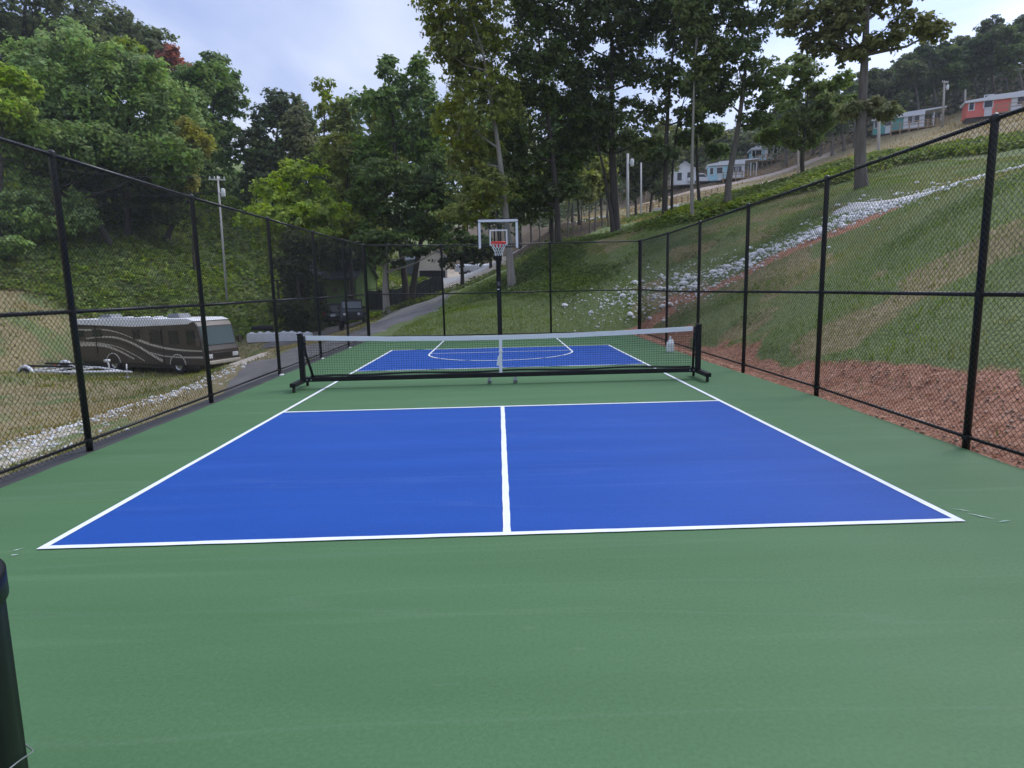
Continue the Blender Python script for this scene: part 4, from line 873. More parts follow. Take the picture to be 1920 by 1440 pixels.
def k_kudzu(x, y):
    b = 44 + vnoise(x, y, 5, 51) * 7 + np.clip(x + 20, 0, 40) * .35
    return sstep(b, b + 2.5, y + 10.6) * (y < 78) * (x < -9) * np.clip(.8 + .8 * vnoise(x, y, 1.8, 52), .3, 1) * ((np.abs(y - xy(450, 57)[1]) > 2.6) | (x < -25))
x, y = scatter(130000, -62, -9, 26, 78, k_kudzu); h = vnoise(x, y, 4.0, 35) > 0
cover('kudzu_leaves', 'bright green vine leaves carpeting the left hillside', x[h], y[h], .40, (0.160, 0.235, 0.060), lift=.5, seed=9, quad=True)
cover('kudzu_leaves', 'darker green vine leaves carpeting the left hillside', x[~h], y[~h], .40, (0.125, 0.185, 0.055), lift=.5, seed=10, quad=True)
ridge = [xy(1400, 34.5, 385), xy(1500, 34, 350), xy(1650, 34, 296), xy(1800, 32, 292), xy(1960, 29, 285)]
x, y = scatter(150000, 9, 34, 12, 32, lambda x, y: 1 - sstep(1.8, 5.0, seg_dist(x, y, ridge) + vnoise(x, y, 2, 61) * 2))
cover('kudzu_leaves', 'green vines spilling over the crest of the right bank', x, y, .20, (0.115, 0.165, 0.045), lift=.45, seed=11, quad=True)
x, y = scatter(60000, 10, 75, 30, 98, lambda x, y: np.clip(.35 + .9 * vnoise(x, y, 3, 62), 0, 1))
pass
x2, y2 = scatter(60000, -8, 24, 32, 74, lambda x, y: np.clip(sstep(.02, .3, vnoise(x, y, 4.0, 71)), 0, 1) * .8 * (np.hypot(x - at(830, 535, 78)[0], (y - at(830, 535, 78)[1]) * .6) > 12))
cover('undergrowth_leaves', 'green undergrowth on the slope under the tall trees', x2, y2, .28, (0.085, 0.120, 0.040), lift=.5, seed=14, quad=True)
cover('grass_blades', 'dry brown grass on the meadow below the cabins', x, y, .22, (0.20, 0.165, 0.08), seed=12, w=.3)

# ------------------------------------------------------------------ stones
import bmesh
def rock_mesh(seed, sub=1):
    g = random.Random(seed); bm = bmesh.new(); bmesh.ops.create_icosphere(bm, subdivisions=sub, radius=0.5)
    sx, sy, sz = g.uniform(.8, 1.25), g.uniform(.7, 1.1), g.uniform(.5, .8)
    for v in bm.verts: k = g.uniform(.78, 1.18); v.co = Vector((v.co.x * sx * k, v.co.y * sy * k, v.co.z * sz * k))
    me = bpy.data.meshes.new('rock'); bm.to_mesh(me); bm.free(); me.materials.append(ROCKW); return me
ROCKS = [rock_mesh(i) for i in range(7)]
def line_pts(n, line, wa, wb_):
    L = [0]
    for a, b in zip(line[:-1], line[1:]): L.append(L[-1] + math.hypot(b[0] - a[0], b[1] - a[1]))
    t = rng.random(n) * L[-1]; lx = np.interp(t, L, [p[0] for p in line]); ly = np.interp(t, L, [p[1] for p in line]); w = wa + (wb_ - wa) * t / L[-1]
    return lx + rng.normal(size=n) * w * .5, ly + rng.normal(size=n) * w * .5
rx, ry = line_pts(240, ROCKLINE[1:], .55, 2.3); rz = gz(rx, ry)
for i in range(240):
    o = link('rock', ROCKS[i % 7]); s = .08 + .25 * rnd.random() ** 2; o.location = (rx[i], ry[i], rz[i] + s * .12); o.scale = (s, s, s)
    o.rotation_euler = (rnd.uniform(-.3, .3), rnd.uniform(-.3, .3), rnd.uniform(0, 6.3))
    tag(o, 'white limestone rock in the drain of rocks down the right bank', 'rock', 'white rocks down the right bank')
_ico = None
def stones(name, label, xs, ys, s0, s1, m, cat='stones'):
    global _ico
    if _ico is None:
        bm = bmesh.new(); bmesh.ops.create_icosphere(bm, subdivisions=1, radius=.5)
        bm.verts.ensure_lookup_table(); _ico = (np.array([v.co[:] for v in bm.verts]), np.array([[v.index for v in f.verts] for f in bm.faces])); bm.free()
    V0, F0 = _ico; n = len(xs); k = len(V0); z = gz(xs, ys); sc = rng.uniform(s0, s1, n)
    V = V0[None] * (sc[:, None] * rng.uniform(.7, 1.3, (n, 3)))[:, None, :] * rng.uniform(.8, 1.2, (n, k, 1)); V[:, :, 2] *= .7
    V += np.c_[xs, ys, z + sc * .12][:, None, :]
    F = (F0[None] + (np.arange(n) * k)[:, None, None]).reshape(-1, 3)
    return tag(link(name, np_mesh(name, V.reshape(-1, 3), F, m)), label, cat, kind='stuff')
PEB = mat('dirt_pebbles', (0.46, 0.32, 0.24), (0.26, 0.14, 0.09), 0.9, 0.95)
a = line_pts(1700, ROCKLINE, .45, 2.5); stones('small_stones', 'small white stones between the rocks on the right bank', a[0], a[1], .03, .11, ROCKW)
a = line_pts(850, GRAVLINE, 1.7, 1.0); stones('gravel_stones', 'white gravel spilled along the left fence', a[0], a[1], .025, .10, CONC)
a = line_pts(2600, [(-4.86, -8), (-4.86, -1), (-4.9, 3), (-4.94, 10)], .09, .09); stones('gravel_stones', 'thin line of white gravel beside the asphalt apron', a[0], a[1], .015, .045, ROCKW)
x, y = scatter(5200, 4.42, 6.3, -9, 11, lambda x, y: masks(x, y)[0] * np.clip(1.2 - (x - 4.4) * .35, .2, 1)); stones('dirt_pebbles', 'clods and pebbles in the red dirt beside the right fence', x, y, .010, .045, PEB)
a = line_pts(1300, [(19, -2), (15.6, 3), (13.6, 6.6), (12.4, 9.2), (12.0, 11)], 3.0, 2.2); stones('track_stones', 'loose pale stones strewn over the gravel track on the right bank', a[0], a[1], .05, .17, ROCKW)
x, y = scatter(900, -12, -5.6, -6, 12, lambda x, y: .25 + 0 * x); stones('field_pebbles', 'scattered pebbles in the field left of the court', x, y, .02, .06, PEB)

# ------------------------------------------------------------------ vehicles
def wheel(parent, x, y, z, r, w, rimm=CHROME, dual=False):
    s = -1 if y < 0 else 1
    m = MB(); m.lathe([(r * .55, -w / 2), (r * .93, -w / 2), (r, -w / 2 + .03), (r, w / 2 - .03), (r * .93, w / 2), (r * .55, w / 2)], 24, (x, y, z), 'Y'); o = m.build('wheel', RUBBER, parent, True)
    m = MB(); yy = s * (w / 2 - .03); m.lathe([(0, yy + s * .02), (r * .18, yy + s * .02), (r * .22, yy), (r * .42, yy - s * .03), (r * .52, yy + s * .01), (r * .57, yy + s * .02), (r * .57, yy - s * .06)], 20, (x, y, z), 'Y'); m.build('rim', rimm, o, True)
    return o

def motorhome():
    A = at(133, 690, 39.6); B = at(402, 700, 34.8); dx, dy = B[0] - A[0], B[1] - A[1]; rz = math.atan2(dy, dx); Lr = 10.7
    c = (np.array(A[:2]) + np.array(B[:2])) / 2; n = np.array([-math.sin(rz), math.cos(rz)]); c = c + n * 1.25
    za = gz1(c[0] - math.cos(rz) * 3, c[1] - math.sin(rz) * 3); zb = gz1(c[0] + math.cos(rz) * 4, c[1] + math.sin(rz) * 4)
    root = empty('motorhome', (c[0], c[1], (za + zb) / 2 + .02), rz, 'brown motorhome with tan swoosh stripes parked beyond the left fence', 'motorhome')
    root.rotation_euler = (0, math.atan2(za - zb, 7.0), rz)
    BODY = mat('motorhome_paint', (.052, .039, .030), (.064, .049, .038), 2, .38, coat=.15); ROOF = mat('motorhome_roof', (.78, .78, .78), (.68, .68, .68), 2, .6)
    TAN = mat('stripe_tan', (.52, .47, .40), (.44, .39, .33), 3, .35); DKS = mat('stripe_dark', (.022, .019, .018), (.03, .026, .024), 3, .3)
    h = Lr / 2; prof = [(-h, .55), (-h, 3.02), (-h + .12, 3.14), (h - 1.0, 3.14), (h - .45, 3.02), (h - .22, 2.75), (h + .02, 1.62), (h + .14, 1.35), (h + .16, .75), (h + .10, .50)]
    m = MB(); m.prism(prof, -1.25, 1.25); m.build('body', BODY, root, bevel=.06)
    m = MB(); m.prism([(-h - .02, 2.88), (-h - .02, 3.05), (-h + .10, 3.20), (h - .95, 3.20), (h - .42, 3.05), (h - .9, 2.86), (0, 2.72)], -1.27, 1.27); m.build('roof', ROOF, root, bevel=.05)
    m = MB(); m.box((0, 0, .45), (Lr - .8, 2.3, .3)); m.build('chassis', DKS, root)
    m = MB(); m.add([(h - .235, -1.12, 2.72), (h - .235, 1.12, 2.72), (h + .035, 1.12, 1.66), (h + .035, -1.12, 1.66)], [(0, 3, 2, 1)]); m.add([(h - .215, -1.12, 2.72), (h - .215, 1.12, 2.72), (h + .055, 1.12, 1.66), (h + .055, -1.12, 1.66)], [(0, 1, 2, 3)])
    m.build('windscreen', glass('green_glass', (.05, .078, .066), .05, 0.0), root)
    m = MB(); m.box((h + .16, 0, 1.05), (.04, 1.3, .32)); m.build('grille', DKS, root, bevel=.02)
    for s in (-1, 1):
        m = MB(); m.box((h + .155, s * .93, 1.02), (.05, .42, .24)); m.build('headlight', mat('lamp_lens', (.7, .7, .72), (.6, .6, .62), 9, .15), root, bevel=.04)
        m = MB(); m.tube([(h - .35, s * 1.27, 2.35), (h - .05, s * 1.5, 2.3), (h - .02, s * 1.52, 2.0)], .03, 6); m.box((h - .02, s * 1.52, 1.85), (.12, .22, .42)); m.build('mirror', BODY, root, bevel=.02)
    m = MB(); m.box((h + .17, 0, .66), (.18, 2.45, .22)); m.build('bumper', TAN, root, bevel=.05)
    def ribbon(pts, w0, w1, mm, y=-1.262, nm='stripe'):
        P = np.array(pts); t = np.linspace(0, 1, len(P)); tt = np.linspace(0, 1, 26); Q = np.c_[np.interp(tt, t, P[:, 0]), np.interp(tt, t, P[:, 1])]
        for _ in range(4): Q[1:-1] = (Q[:-2] + 2 * Q[1:-1] + Q[2:]) / 4
        T = np.gradient(Q, axis=0); T /= np.linalg.norm(T, axis=1)[:, None]; Nn = np.c_[-T[:, 1], T[:, 0]]; W = (w0 + (w1 - w0) * tt)[:, None]
        a = Q + Nn * W / 2; b = Q - Nn * W / 2; V = []; F = []
        for i in range(26): V += [(a[i][0], y, a[i][1]), (b[i][0], y, b[i][1]), (b[i][0], y + .012, b[i][1]), (a[i][0], y + .012, a[i][1])]
        for i in range(25):
            for k in range(4): F.append((4 * i + k, 4 * i + (k + 1) % 4, 4 * i + 4 + (k + 1) % 4, 4 * i + 4 + k))
        F += [(0, 3, 2, 1), (100, 101, 102, 103)]; q = MB(); q.add(V, F); q.build(nm, mm, root)
    S = lambda f: -h + Lr * f
    ribbon([(S(0), 2.55), (S(.12), 2.55), (S(.28), 2.58), (S(.40), 2.35), (S(.52), 1.95)], .12, .03, TAN)
    ribbon([(S(0), 2.75), (S(.15), 2.80), (S(.30), 2.72), (S(.44), 2.30), (S(.50), 2.1)], .10, .05, DKS, -1.258)
    ribbon([(S(.10), 2.02), (S(.22), 2.14), (S(.36), 2.12), (S(.50), 1.72), (S(.62), 1.10), (S(.70), .75)], .07, .16, TAN)
    ribbon([(S(.08), 1.86), (S(.24), 1.98), (S(.38), 1.86), (S(.52), 1.38), (S(.64), .85)], .12, .10, DKS, -1.258)
    ribbon([(S(0), 1.62), (S(.14), 1.66), (S(.26), 1.60), (S(.38), 1.25), (S(.48), .82)], .22, .08, TAN)
    ribbon([(S(.0), 1.80), (S(.2), 1.78), (S(.36), 1.55), (S(.48), 1.1), (S(.56), .72)], .05, .05, TAN, -1.264)
    ribbon([(S(.52), 2.0), (S(.60), 1.75), (S(.72), 1.50), (S(.86), 1.38), (S(1.0), 1.36)], .16, .07, TAN)
    ribbon([(S(.56), 1.62), (S(.66), 1.36), (S(.80), 1.22), (S(1.0), 1.20)], .06, .06, DKS, -1.258)
    ribbon([(S(.60), 1.25), (S(.72), 1.02), (S(.84), .98), (S(1.0), 1.0)], .05, .10, TAN)
    for f, z, w, hh in ((.515, 2.28, .55, .5), (.665, 2.15, .95, .72), (.80, 2.12, .75, .70), (.925, 2.12, .62, .75), (.20, 2.36, .8, .4), (.06, 2.32, .5, .35)):
        m = MB(); m.box((S(f), -1.262, z), (w, .03, hh)); o = m.build('window', DARKGL, root, bevel=.01)
        for q in (1, -1): m = MB(); m.box((S(f), -1.270, z + q * (hh / 2 + .02)), (w + .06, .03, .03)); m.build('window_trim', DKS, o)
    m = MB(); m.box((S(.185), -1.262, 1.95), (.06, .05, 1.75)); m.build('slide_out_edge', DKS, root)
    m = MB(); m.box((S(.715), -1.258, 1.55), (.025, .04, 2.3)); m.build('door_edge', DKS, root)
    m = MB(); m.box((S(.69), -1.275, 1.55), (.10, .04, .07)); m.build('door_handle', STEEL, root)
    for f in (.17, .72):
        m = MB(); m.prism([(S(f) - .55, 3.2), (S(f) - .45, 3.44), (S(f) + .35, 3.46), (S(f) + .55, 3.2)], -.4, .4); m.build('air_conditioner', mat('ac_grey', (.22, .23, .25), (.18, .19, .2), 4, .6), root, bevel=.04)
    for f in (.34, .48, .58):
        m = MB(); m.box((S(f), -.2, 3.25), (.4, .4, .11)); m.build('roof_vent', ROOF, root, bevel=.02)
    m = MB(); m.tube([(S(.22), -1.18, 3.24), (S(.66), -1.18, 3.24)], .05, 8); m.build('awning_roll', ROOF, root, True)
    for f, r in ((.31, .50), (.815, .50)):
        for s in (-1, 1): wheel(root, S(f), s * 1.10, r, r, .30)
        m = MB(); m.tube([(S(f) + .62 * math.cos(a), -1.262, .52 + .62 * math.sin(a)) for a in np.linspace(0.05, math.pi - .05, 14)], .035, 6); m.build('wheel_arch', TAN, root, True)
        m = MB(); m.add([(S(f) + .60 * math.cos(a), -1.256, .50 + .60 * math.sin(a)) for a in np.linspace(0, math.pi, 14)], [tuple(range(14))]); m.build('wheel_well', DKS, root)
    return root
motorhome()

def boat_trailer():
    A = at(76, 705, 34.5); B = at(236, 706, 33.2); rz = math.atan2(B[1] - A[1], B[0] - A[0]); z = gz1((A[0] + B[0]) / 2, (A[1] + B[1]) / 2); zA = gz1(*A[:2]); zB = gz1(*B[:2])
    t = empty('boat_trailer', (A[0], A[1], zA + .01), rz, 'empty white boat trailer parked in front of the motorhome', 'trailer'); t.rotation_euler = (0, math.atan2(zA - zB, 5.5), rz)
    W = mat('trailer_white', (.66, .67, .68), (.55, .56, .58), 5, .4)
    for s in (-1, 1):
        m = MB(); m.tube([(0, s * .95, .52), (3.0, s * .95, .50), (5.3, s * .06, .46)], .06, 8); m.build('frame_rail', W, t, True)
        m = MB(); m.box((1.3, s * .55, .74), (2.9, .14, .09)); m.build('bunk', BLACKP, t, bevel=.01)
        for x in (.2, 2.4): m = MB(); m.box((x, s * .55, .61), (.06, .06, .2)); m.build('bunk_post', STEEL, t)
        wheel(t, .45, s * 1.17, .36, .36, .22, W)
        m = MB(); m.tube([(.45 + .45 * math.cos(a), s * 1.17, .36 + .42 * math.sin(a)) for a in np.linspace(.1, math.pi - .1, 10)], .10, 6); m.build('fender', W, t, True)
        m = MB(); m.box((-.04, s * .95, .55), (.04, .2, .1)); m.build('tail_lamp', RED, t)
    for x in (.1, 1.2, 2.6): m = MB(); m.box((x, 0, .50), (.08, 1.9, .08)); m.build('crossmember', W, t)
    m = MB(); m.tube([(4.3, 0, .46), (6.0, 0, .44)], .05, 8); m.build('tongue', W, t, True)
    m = MB(); m.tube([(4.6, 0, .5), (4.55, 0, 1.0)], .04, 8); m.box((4.5, 0, 1.02), (.22, .22, .14)); m.build('winch_post', W, t, True)
    m = MB(); m.tube([(5.6, .1, .85), (5.6, .1, .08)], .035, 8); m.lathe([(0, -.04), (.09, -.04), (.09, .04), (0, .04)], 12, (5.6, .1, .09), 'Y'); m.build('jack', STEEL, t, True)
boat_trailer()

CARD = mat('dark_car_paint', (.014, .017, .024), (.018, .021, .030), 3, .28, coat=.5)
def jeep():
    p = at(662, 612, 43.5); rz = R(-78); z = gz1(p[0], p[1])
    t = empty('off_road_car', (p[0], p[1], z + .09), rz, 'dark boxy off-road car facing the court in front of the green building', 'car')
    m = MB(); m.prism([(-1.9, .62), (-1.95, 1.22), (.25, 1.24), (.3, 1.30), (1.72, 1.18), (1.80, .75), (1.78, .60)], -.72, .72); m.build('body', CARD, t, bevel=.04)
    m = MB(); m.prism([(-1.93, 1.24), (-1.90, 1.86), (-1.82, 1.90), (.02, 1.90), (.10, 1.84), (.34, 1.28)], -.70, .70); m.build('cabin', DARKGL, t, bevel=.03)
    m = MB(); m.box((-.9, 0, 1.90), (1.95, 1.42, .06)); m.build('roof', CARD, t, bevel=.02)
    m = MB(); m.add([(.115, -.62, 1.80), (.115, .62, 1.80), (.345, .62, 1.34), (.345, -.62, 1.34)], [(0, 3, 2, 1)]); m.build('windscreen', glass('pale_glass', (.12, .15, .17), .05, 0), t)
    m = MB(); m.box((1.80, 0, .93), (.05, 1.20, .44)); gr = m.build('grille', CARD, t, bevel=.015)
    for i in range(7): m = MB(); m.box((1.828, -.27 + i * .09, .94), (.02, .045, .30)); m.build('grille_slot', BLACK, gr)
    for s in (-1, 1):
        m = MB(); m.lathe([(0, .03), (.07, .025), (.095, 0), (.10, -.03)], 16, (1.83, s * .46, .98), 'X'); m.build('headlight', MATS['lamp_lens'], t, True)
        m = MB(); m.prism([(.75, .92), (.85, 1.06), (1.62, 1.06), (1.82, .84), (1.72, .84), (1.55, .97), (.95, .97), (.85, .90)], s * .72 - (.0 if s > 0 else .22), s * .72 + (.22 if s > 0 else 0)); m.build('fender', BLACKP, t, bevel=.015)
        m = MB(); m.prism([(-1.85, .80), (-1.7, 1.04), (-.95, 1.04), (-.75, .80), (-.88, .80), (-1.05, .94), (-1.6, .94), (-1.7, .80)], s * .72 - (.0 if s > 0 else .2), s * .72 + (.2 if s > 0 else 0)); m.build('fender', BLACKP, t, bevel=.015)
        m = MB(); m.box((.30, s * .86, 1.36), (.09, .20, .17)); m.build('mirror', BLACKP, t, bevel=.02)
        for x in (1.25, -1.3): wheel(t, x, s * .76, .31, .40, .25, BLACKP)
    m = MB(); m.box((1.98, 0, .66), (.16, 1.55, .15)); m.build('bumper', BLACKP, t, bevel=.02)
jeep()
def suv():
    p = at(632, 606, 50.0); z = gz1(p[0], p[1])
    t = empty('parked_car', (p[0], p[1], z + .06), R(100), 'dark car seen from behind with a white plate, left of the boxy one', 'car')
    m = MB(); m.prism([(-2.1, .35), (-2.2, .8), (-2.12, 1.05), (1.0, 1.0), (2.1, .85), (2.2, .5), (2.1, .32)], -.9, .9); m.build('body', CARD, t, bevel=.08)
    m = MB(); m.prism([(-2.1, 1.03), (-1.85, 1.62), (.2, 1.66), (1.0, 1.0)], -.78, .78); m.build('cabin', DARKGL, t, bevel=.08)
    m = MB(); m.prism([(-1.88, 1.60), (-1.80, 1.68), (.15, 1.71), (.25, 1.62)], -.74, .74); m.build('roof', CARD, t, bevel=.03)
    m = MB(); m.box((-2.20, .10, .82), (.02, .34, .17)); m.build('number_plate', WHITE, t)
    for s in (-1, 1):
        m = MB(); m.box((-2.15, s * .76, .95), (.06, .2, .24)); m.build('tail_lamp', RED, t, bevel=.02)
        for x in (1.35, -1.35): wheel(t, x, s * .82, .33, .34, .22)
    m = MB(); m.box((-2.18, 0, .50), (.12, 1.7, .2)); m.build('bumper', BLACKP, t, bevel=.03)
suv()

# ------------------------------------------------------------------ concrete blocks and tarp by the left lane
def block_mesh():
    m = MB(); m.prism([(-.30, 0), (-.30, .50), (-.24, .62), (.24, .62), (.30, .50), (.30, 0)], -.26, .26); m.prism([(-.12, .62), (-.09, .70), (.09, .70), (.12, .62)], -.12, .12); return m.mesh('block', WHITE)
BM = block_mesh()
words = ['first', 'second', 'third', 'fourth', 'fifth', 'sixth', 'seventh', 'eighth']
for i in range(8):
    p = at(474 + i * 14.8, 640, 42); o = link('concrete_block', BM); o.location = (p[0], p[1], gz1(p[0], p[1]) - .03); o.rotation_euler = (0, 0, R(6) + rnd.uniform(-.06, .06))
    b = o.modifiers.new('bevel', 'BEVEL'); b.width = .03; b.segments = 2
    tag(o, f'white concrete block, {words[i]} from the left in the row behind the lane', 'block', 'row of white concrete blocks')
p = at(493, 625, 42.4); t = MB(); zt = gz1(p[0], p[1]) + .70
t.tube([(-.72, 0, .17), (-.70, 0, .17), (0, 0.02, .18), (.70, 0, .17), (.72, 0, .17)], [.05, .17, .18, .17, .05], 12)
o = t.build('tarp_roll', BLACKP, None, True); o.location = (p[0], p[1], zt - .03); tag(o, 'black roll lying on top of the left white blocks', 'roll')

# ------------------------------------------------------------------ buildings by the road
def house(name, label, px, py, F, rz, w, d, hw, hr, wallm, roofm, cat='building', over=.3):
    p = at(px, py, F); z = gz1(p[0], p[1])
    t = empty(name, (p[0], p[1], z - .1), rz, label, cat)
    m = MB(); m.box((0, 0, hw / 2), (w, d, hw)); m.add([(-w / 2, -d / 2, hw), (-w / 2, d / 2, hw), (-w / 2, 0, hr)], [(0, 2, 1)]); m.add([(w / 2, -d / 2, hw), (w / 2, d / 2, hw), (w / 2, 0, hr)], [(0, 1, 2)])
    m.build('wall', wallm, t)
    for s in (-1, 1):
        k = (hr - hw) / (d / 2); e = s * (d / 2 + over); ze = hw - k * over; x = w / 2 + over
        m = MB(); m.add([(-x, e, ze + .03), (x, e, ze + .03), (x, 0, hr + .03), (-x, 0, hr + .03), (-x, e, ze + .15), (x, e, ze + .15), (x, 0, hr + .15), (-x, 0, hr + .15)],
                        [(0, 1, 2, 3), (4, 7, 6, 5), (0, 4, 5, 1), (1, 5, 6, 2), (3, 2, 6, 7), (0, 3, 7, 4)]); m.build('roof', roofm, t)
    return t
GRNW = mat('green_siding', (.20, .30, .09), (.17, .26, .08), 3, .8, stretch=(.3, 1, 8)); GREYR = mat('grey_metal_roof', (.16, .165, .175), (.12, .125, .135), 2, .6, stretch=(6, .4, 1)); CREAM = mat('cream_siding', (.62, .55, .44), (.55, .49, .39), 2, .8, stretch=(.3, 1, 8)); GREYB = mat('blue_grey_siding', (.24, .27, .33), (.20, .23, .28), 2, .7)
t = house('green_building', 'green walled shop with a grey roof and dark porch behind the cars', 628, 600, 60, R(-6), 6.6, 6.0, 2.7, 4.3, GRNW, GREYR)
m = MB(); m.prism([(-3.4, 2.45), (-3.4, 2.55), (3.4, 2.55), (3.4, 2.45)], -4.9, -3.02); m.build('porch_roof', mat('dark_shingle', (.035, .036, .042), (.05, .05, .058), 6, .9), t)
for x in (-3.2, -1.1, 1.1, 3.2): m = MB(); m.box((x, -4.7, 1.22), (.14, .14, 2.44)); m.build('porch_post', BARKD, t)
for x, w, h, z in ((-2.2, 1.0, .9, 1.5), (1.3, .5, .5, 1.55), (2.9, .5, .5, 1.55)):
    m = MB(); m.box((x, -3.02, z), (w, .06, h)); o = m.build('window', DARKGL, t); m = MB(); m.box((x, -3.05, z - h / 2 - .04), (w + .1, .08, .06)); m.build('sill', GRNW, o)
m = MB(); m.box((-.2, -3.02, 1.05), (.95, .06, 2.1)); m.build('door', mat('door_dark', (.03, .03, .035)), t)
p = at(800, 522, 104)
t = house('cream_building', 'cream gabled house with grey side wall beyond the gravel lot', 797, 521, 85, R(-62), 5.4, 4.2, 2.7, 4.1, CREAM, GREYB)
m = MB(); m.box((2.73, 0, .7), (.06, 3.6, .9)); m.build('dark_opening', BLACKP, t)
m = MB(); m.box((0, -2.13, 1.5), (5.0, .05, 2.1)); m.build('side_cladding', GREYB, t)
def screen_fence():
    a = at(690, 572, 58); b = at(832, 572, 58); n = 6
    t = empty('screen_fence', (a[0], a[1], 0), 0, 'dark screened fence across the road end below the gravel lot', 'fence'); SCR = mat('screen_cloth', (.055, .052, .05), (.085, .08, .075), 1.5, .95)
    for i in range(n + 1):
        q = a + (b - a) * i / n; z = gz1(q[0], q[1]); m = MB(); m.tube([(q[0], q[1], z - .2), (q[0], q[1], z + 2.0)], .05, 8); wb(m, 'post', BLACK, t, True)
        if i < n:
            r_ = a + (b - a) * (i + 1) / n; z2 = gz1(r_[0], r_[1]); m = MB(); V = []
            for k in range(7):
                u = k / 6; s = q + (r_ - q) * u; zz = z + (z2 - z) * u; off = .04 * math.sin(k * 2.1 + i); V += [(s[0], s[1] - .07 + off, zz - .05), (s[0], s[1] - .07 - off * .5, zz + 1.75 + .04 * math.sin(k * 1.3 + i))]
            m.add(V, [(2 * k, 2 * k + 2, 2 * k + 3, 2 * k + 1) for k in range(6)]); wb(m, 'screen_panel', SCR, t)
            m = MB(); m.tube([(q[0], q[1], z + 1.9), (r_[0], r_[1], z2 + 1.9)], .025, 6); wb(m, 'top_rail', BLACK, t, True)
screen_fence()
p = at(885, 522, 84); t = empty('covered_boat', (p[0], p[1], gz1(p[0], p[1])), R(12), 'white covered boat on the gravel lot left of the pole', 'boat')
m = MB(); m.add([(x, y, z) for x, w, z0, z1 in ((-2.2, .9, .5, 1.2), (0, 1.0, .45, 1.25), (1.6, .8, .5, 1.25), (2.6, .1, .8, 1.3)) for y, z in ((-w, z1), (-w * .6, z0), (w * .6, z0), (w, z1), (0, z1 + .25))],
                [(5 * i + k, 5 * i + (k + 1) % 5, 5 * i + 5 + (k + 1) % 5, 5 * i + 5 + k) for i in range(3) for k in range(5)] + [(4, 3, 2, 1, 0), (15, 16, 17, 18, 19)]); m.build('hull', WHITE, t, bevel=.05)
m = MB(); m.box((0, 0, .3), (3.4, .9, .2)); m.build('trailer_frame', BLACKP, t)
for s in (-1, 1): wheel(t, -.6, s * .8, .3, .3, .2)

# ------------------------------------------------------------------ utility poles
def pole(label, px, pyb, F, pyt, r=.15, arm=False, can=False, lean=0.0, m_=WOODP):
    b = at(px, pyb, F); z = gz1(b[0], b[1]); tp = at(px + lean, pyt, F)
    t = empty('utility_pole', (b[0], b[1], z), 0, label, 'pole', 'utility poles'); L = np.array((b[0], b[1], z)); h = tp - L
    q = MB(); q.tube([(0, 0, -.4), tuple(h * .5), tuple(h)], [r, r * .85, r * .7], 10); q.build('shaft', m_, t, True)
    if arm:
        q = MB(); q.box(tuple(h * .97 + np.array([0, -.16, 0])), (1.3, .09, .10), rz=R(20)); q.build('crossarm', m_, t)
        for x in (-.55, -.2, .2, .55): q = MB(); q.lathe([(.02, 0), (.05, .04), (.04, .1), (.055, .12), (.02, .2)], 8, (h[0] + x * math.cos(R(20)), h[1] - .16 + x * math.sin(R(20)), h[2] * .97 + .06)); q.build('insulator', WHITE, t, True)
    if can:
        q = MB(); q.lathe([(0, -.34), (.15, -.34), (.17, -.30), (.17, .28), (.08, .36), (0, .36)], 14, (h[0] * .9 + .40, h[1] * .9 - .1, h[2] * .87)); q.build('transformer', CONC, t, True)
        q = MB(); q.box((h[0] * .9 + .16, h[1] * .9 - .06, h[2] * .87), (.26, .1, .1)); q.build('bracket', STEEL, t)
    return tp
ta = pole('pale utility pole with a transformer rising behind the left fence', 426, 566, 55, 330, .10, True, True, -18, mat('pale_pole', (.62, .60, .57), (.48, .46, .43), 4, .9, stretch=(6, 6, .4)))
pole('distant bare pole in the valley gap', 469, 350, 92, 297, .14)
pole('pole with crossarm on the hilltop between the teal and coral cabins', 1768, 225, 92, 153, .17, True, True, 3)
pole('short weathered post standing before the teal cabin', 1648, 292, 62, 225, .17)
pole('slim pole with crossarm above the meadow between the trees', 1497, 325, 86, 246, .14, True, False)
pole('pale pole nearest the spreading oak', 1177, 415, 62, 288, .15, False, True, 0, MATS['pale_pole'])
pole('thinner pale pole right of it on the meadow edge', 1202, 415, 64, 305, .11, False, False, 0, MATS['pale_pole'])
pole('short dark pole left of the coral cabin', 1810, 205, 96, 168, .17)
def cable(label, a, b, sag):
    m = MB(); m.tube([tuple(np.array(a) + (np.array(b) - np.array(a)) * t - np.array([0, 0, sag * 4 * t * (1 - t)])) for t in np.linspace(0, 1, 18)], .022, 4); tag(m.build('power_cable', BLACK), label, 'cable', 'power cables')
cable('upper power cable running left from the transformer pole', ta, at(-60, 280, 50), .8)
cable('lower power cable running left from the transformer pole', ta - np.array([0, 0, 1.2]), at(-60, 318, 50), 1.0)

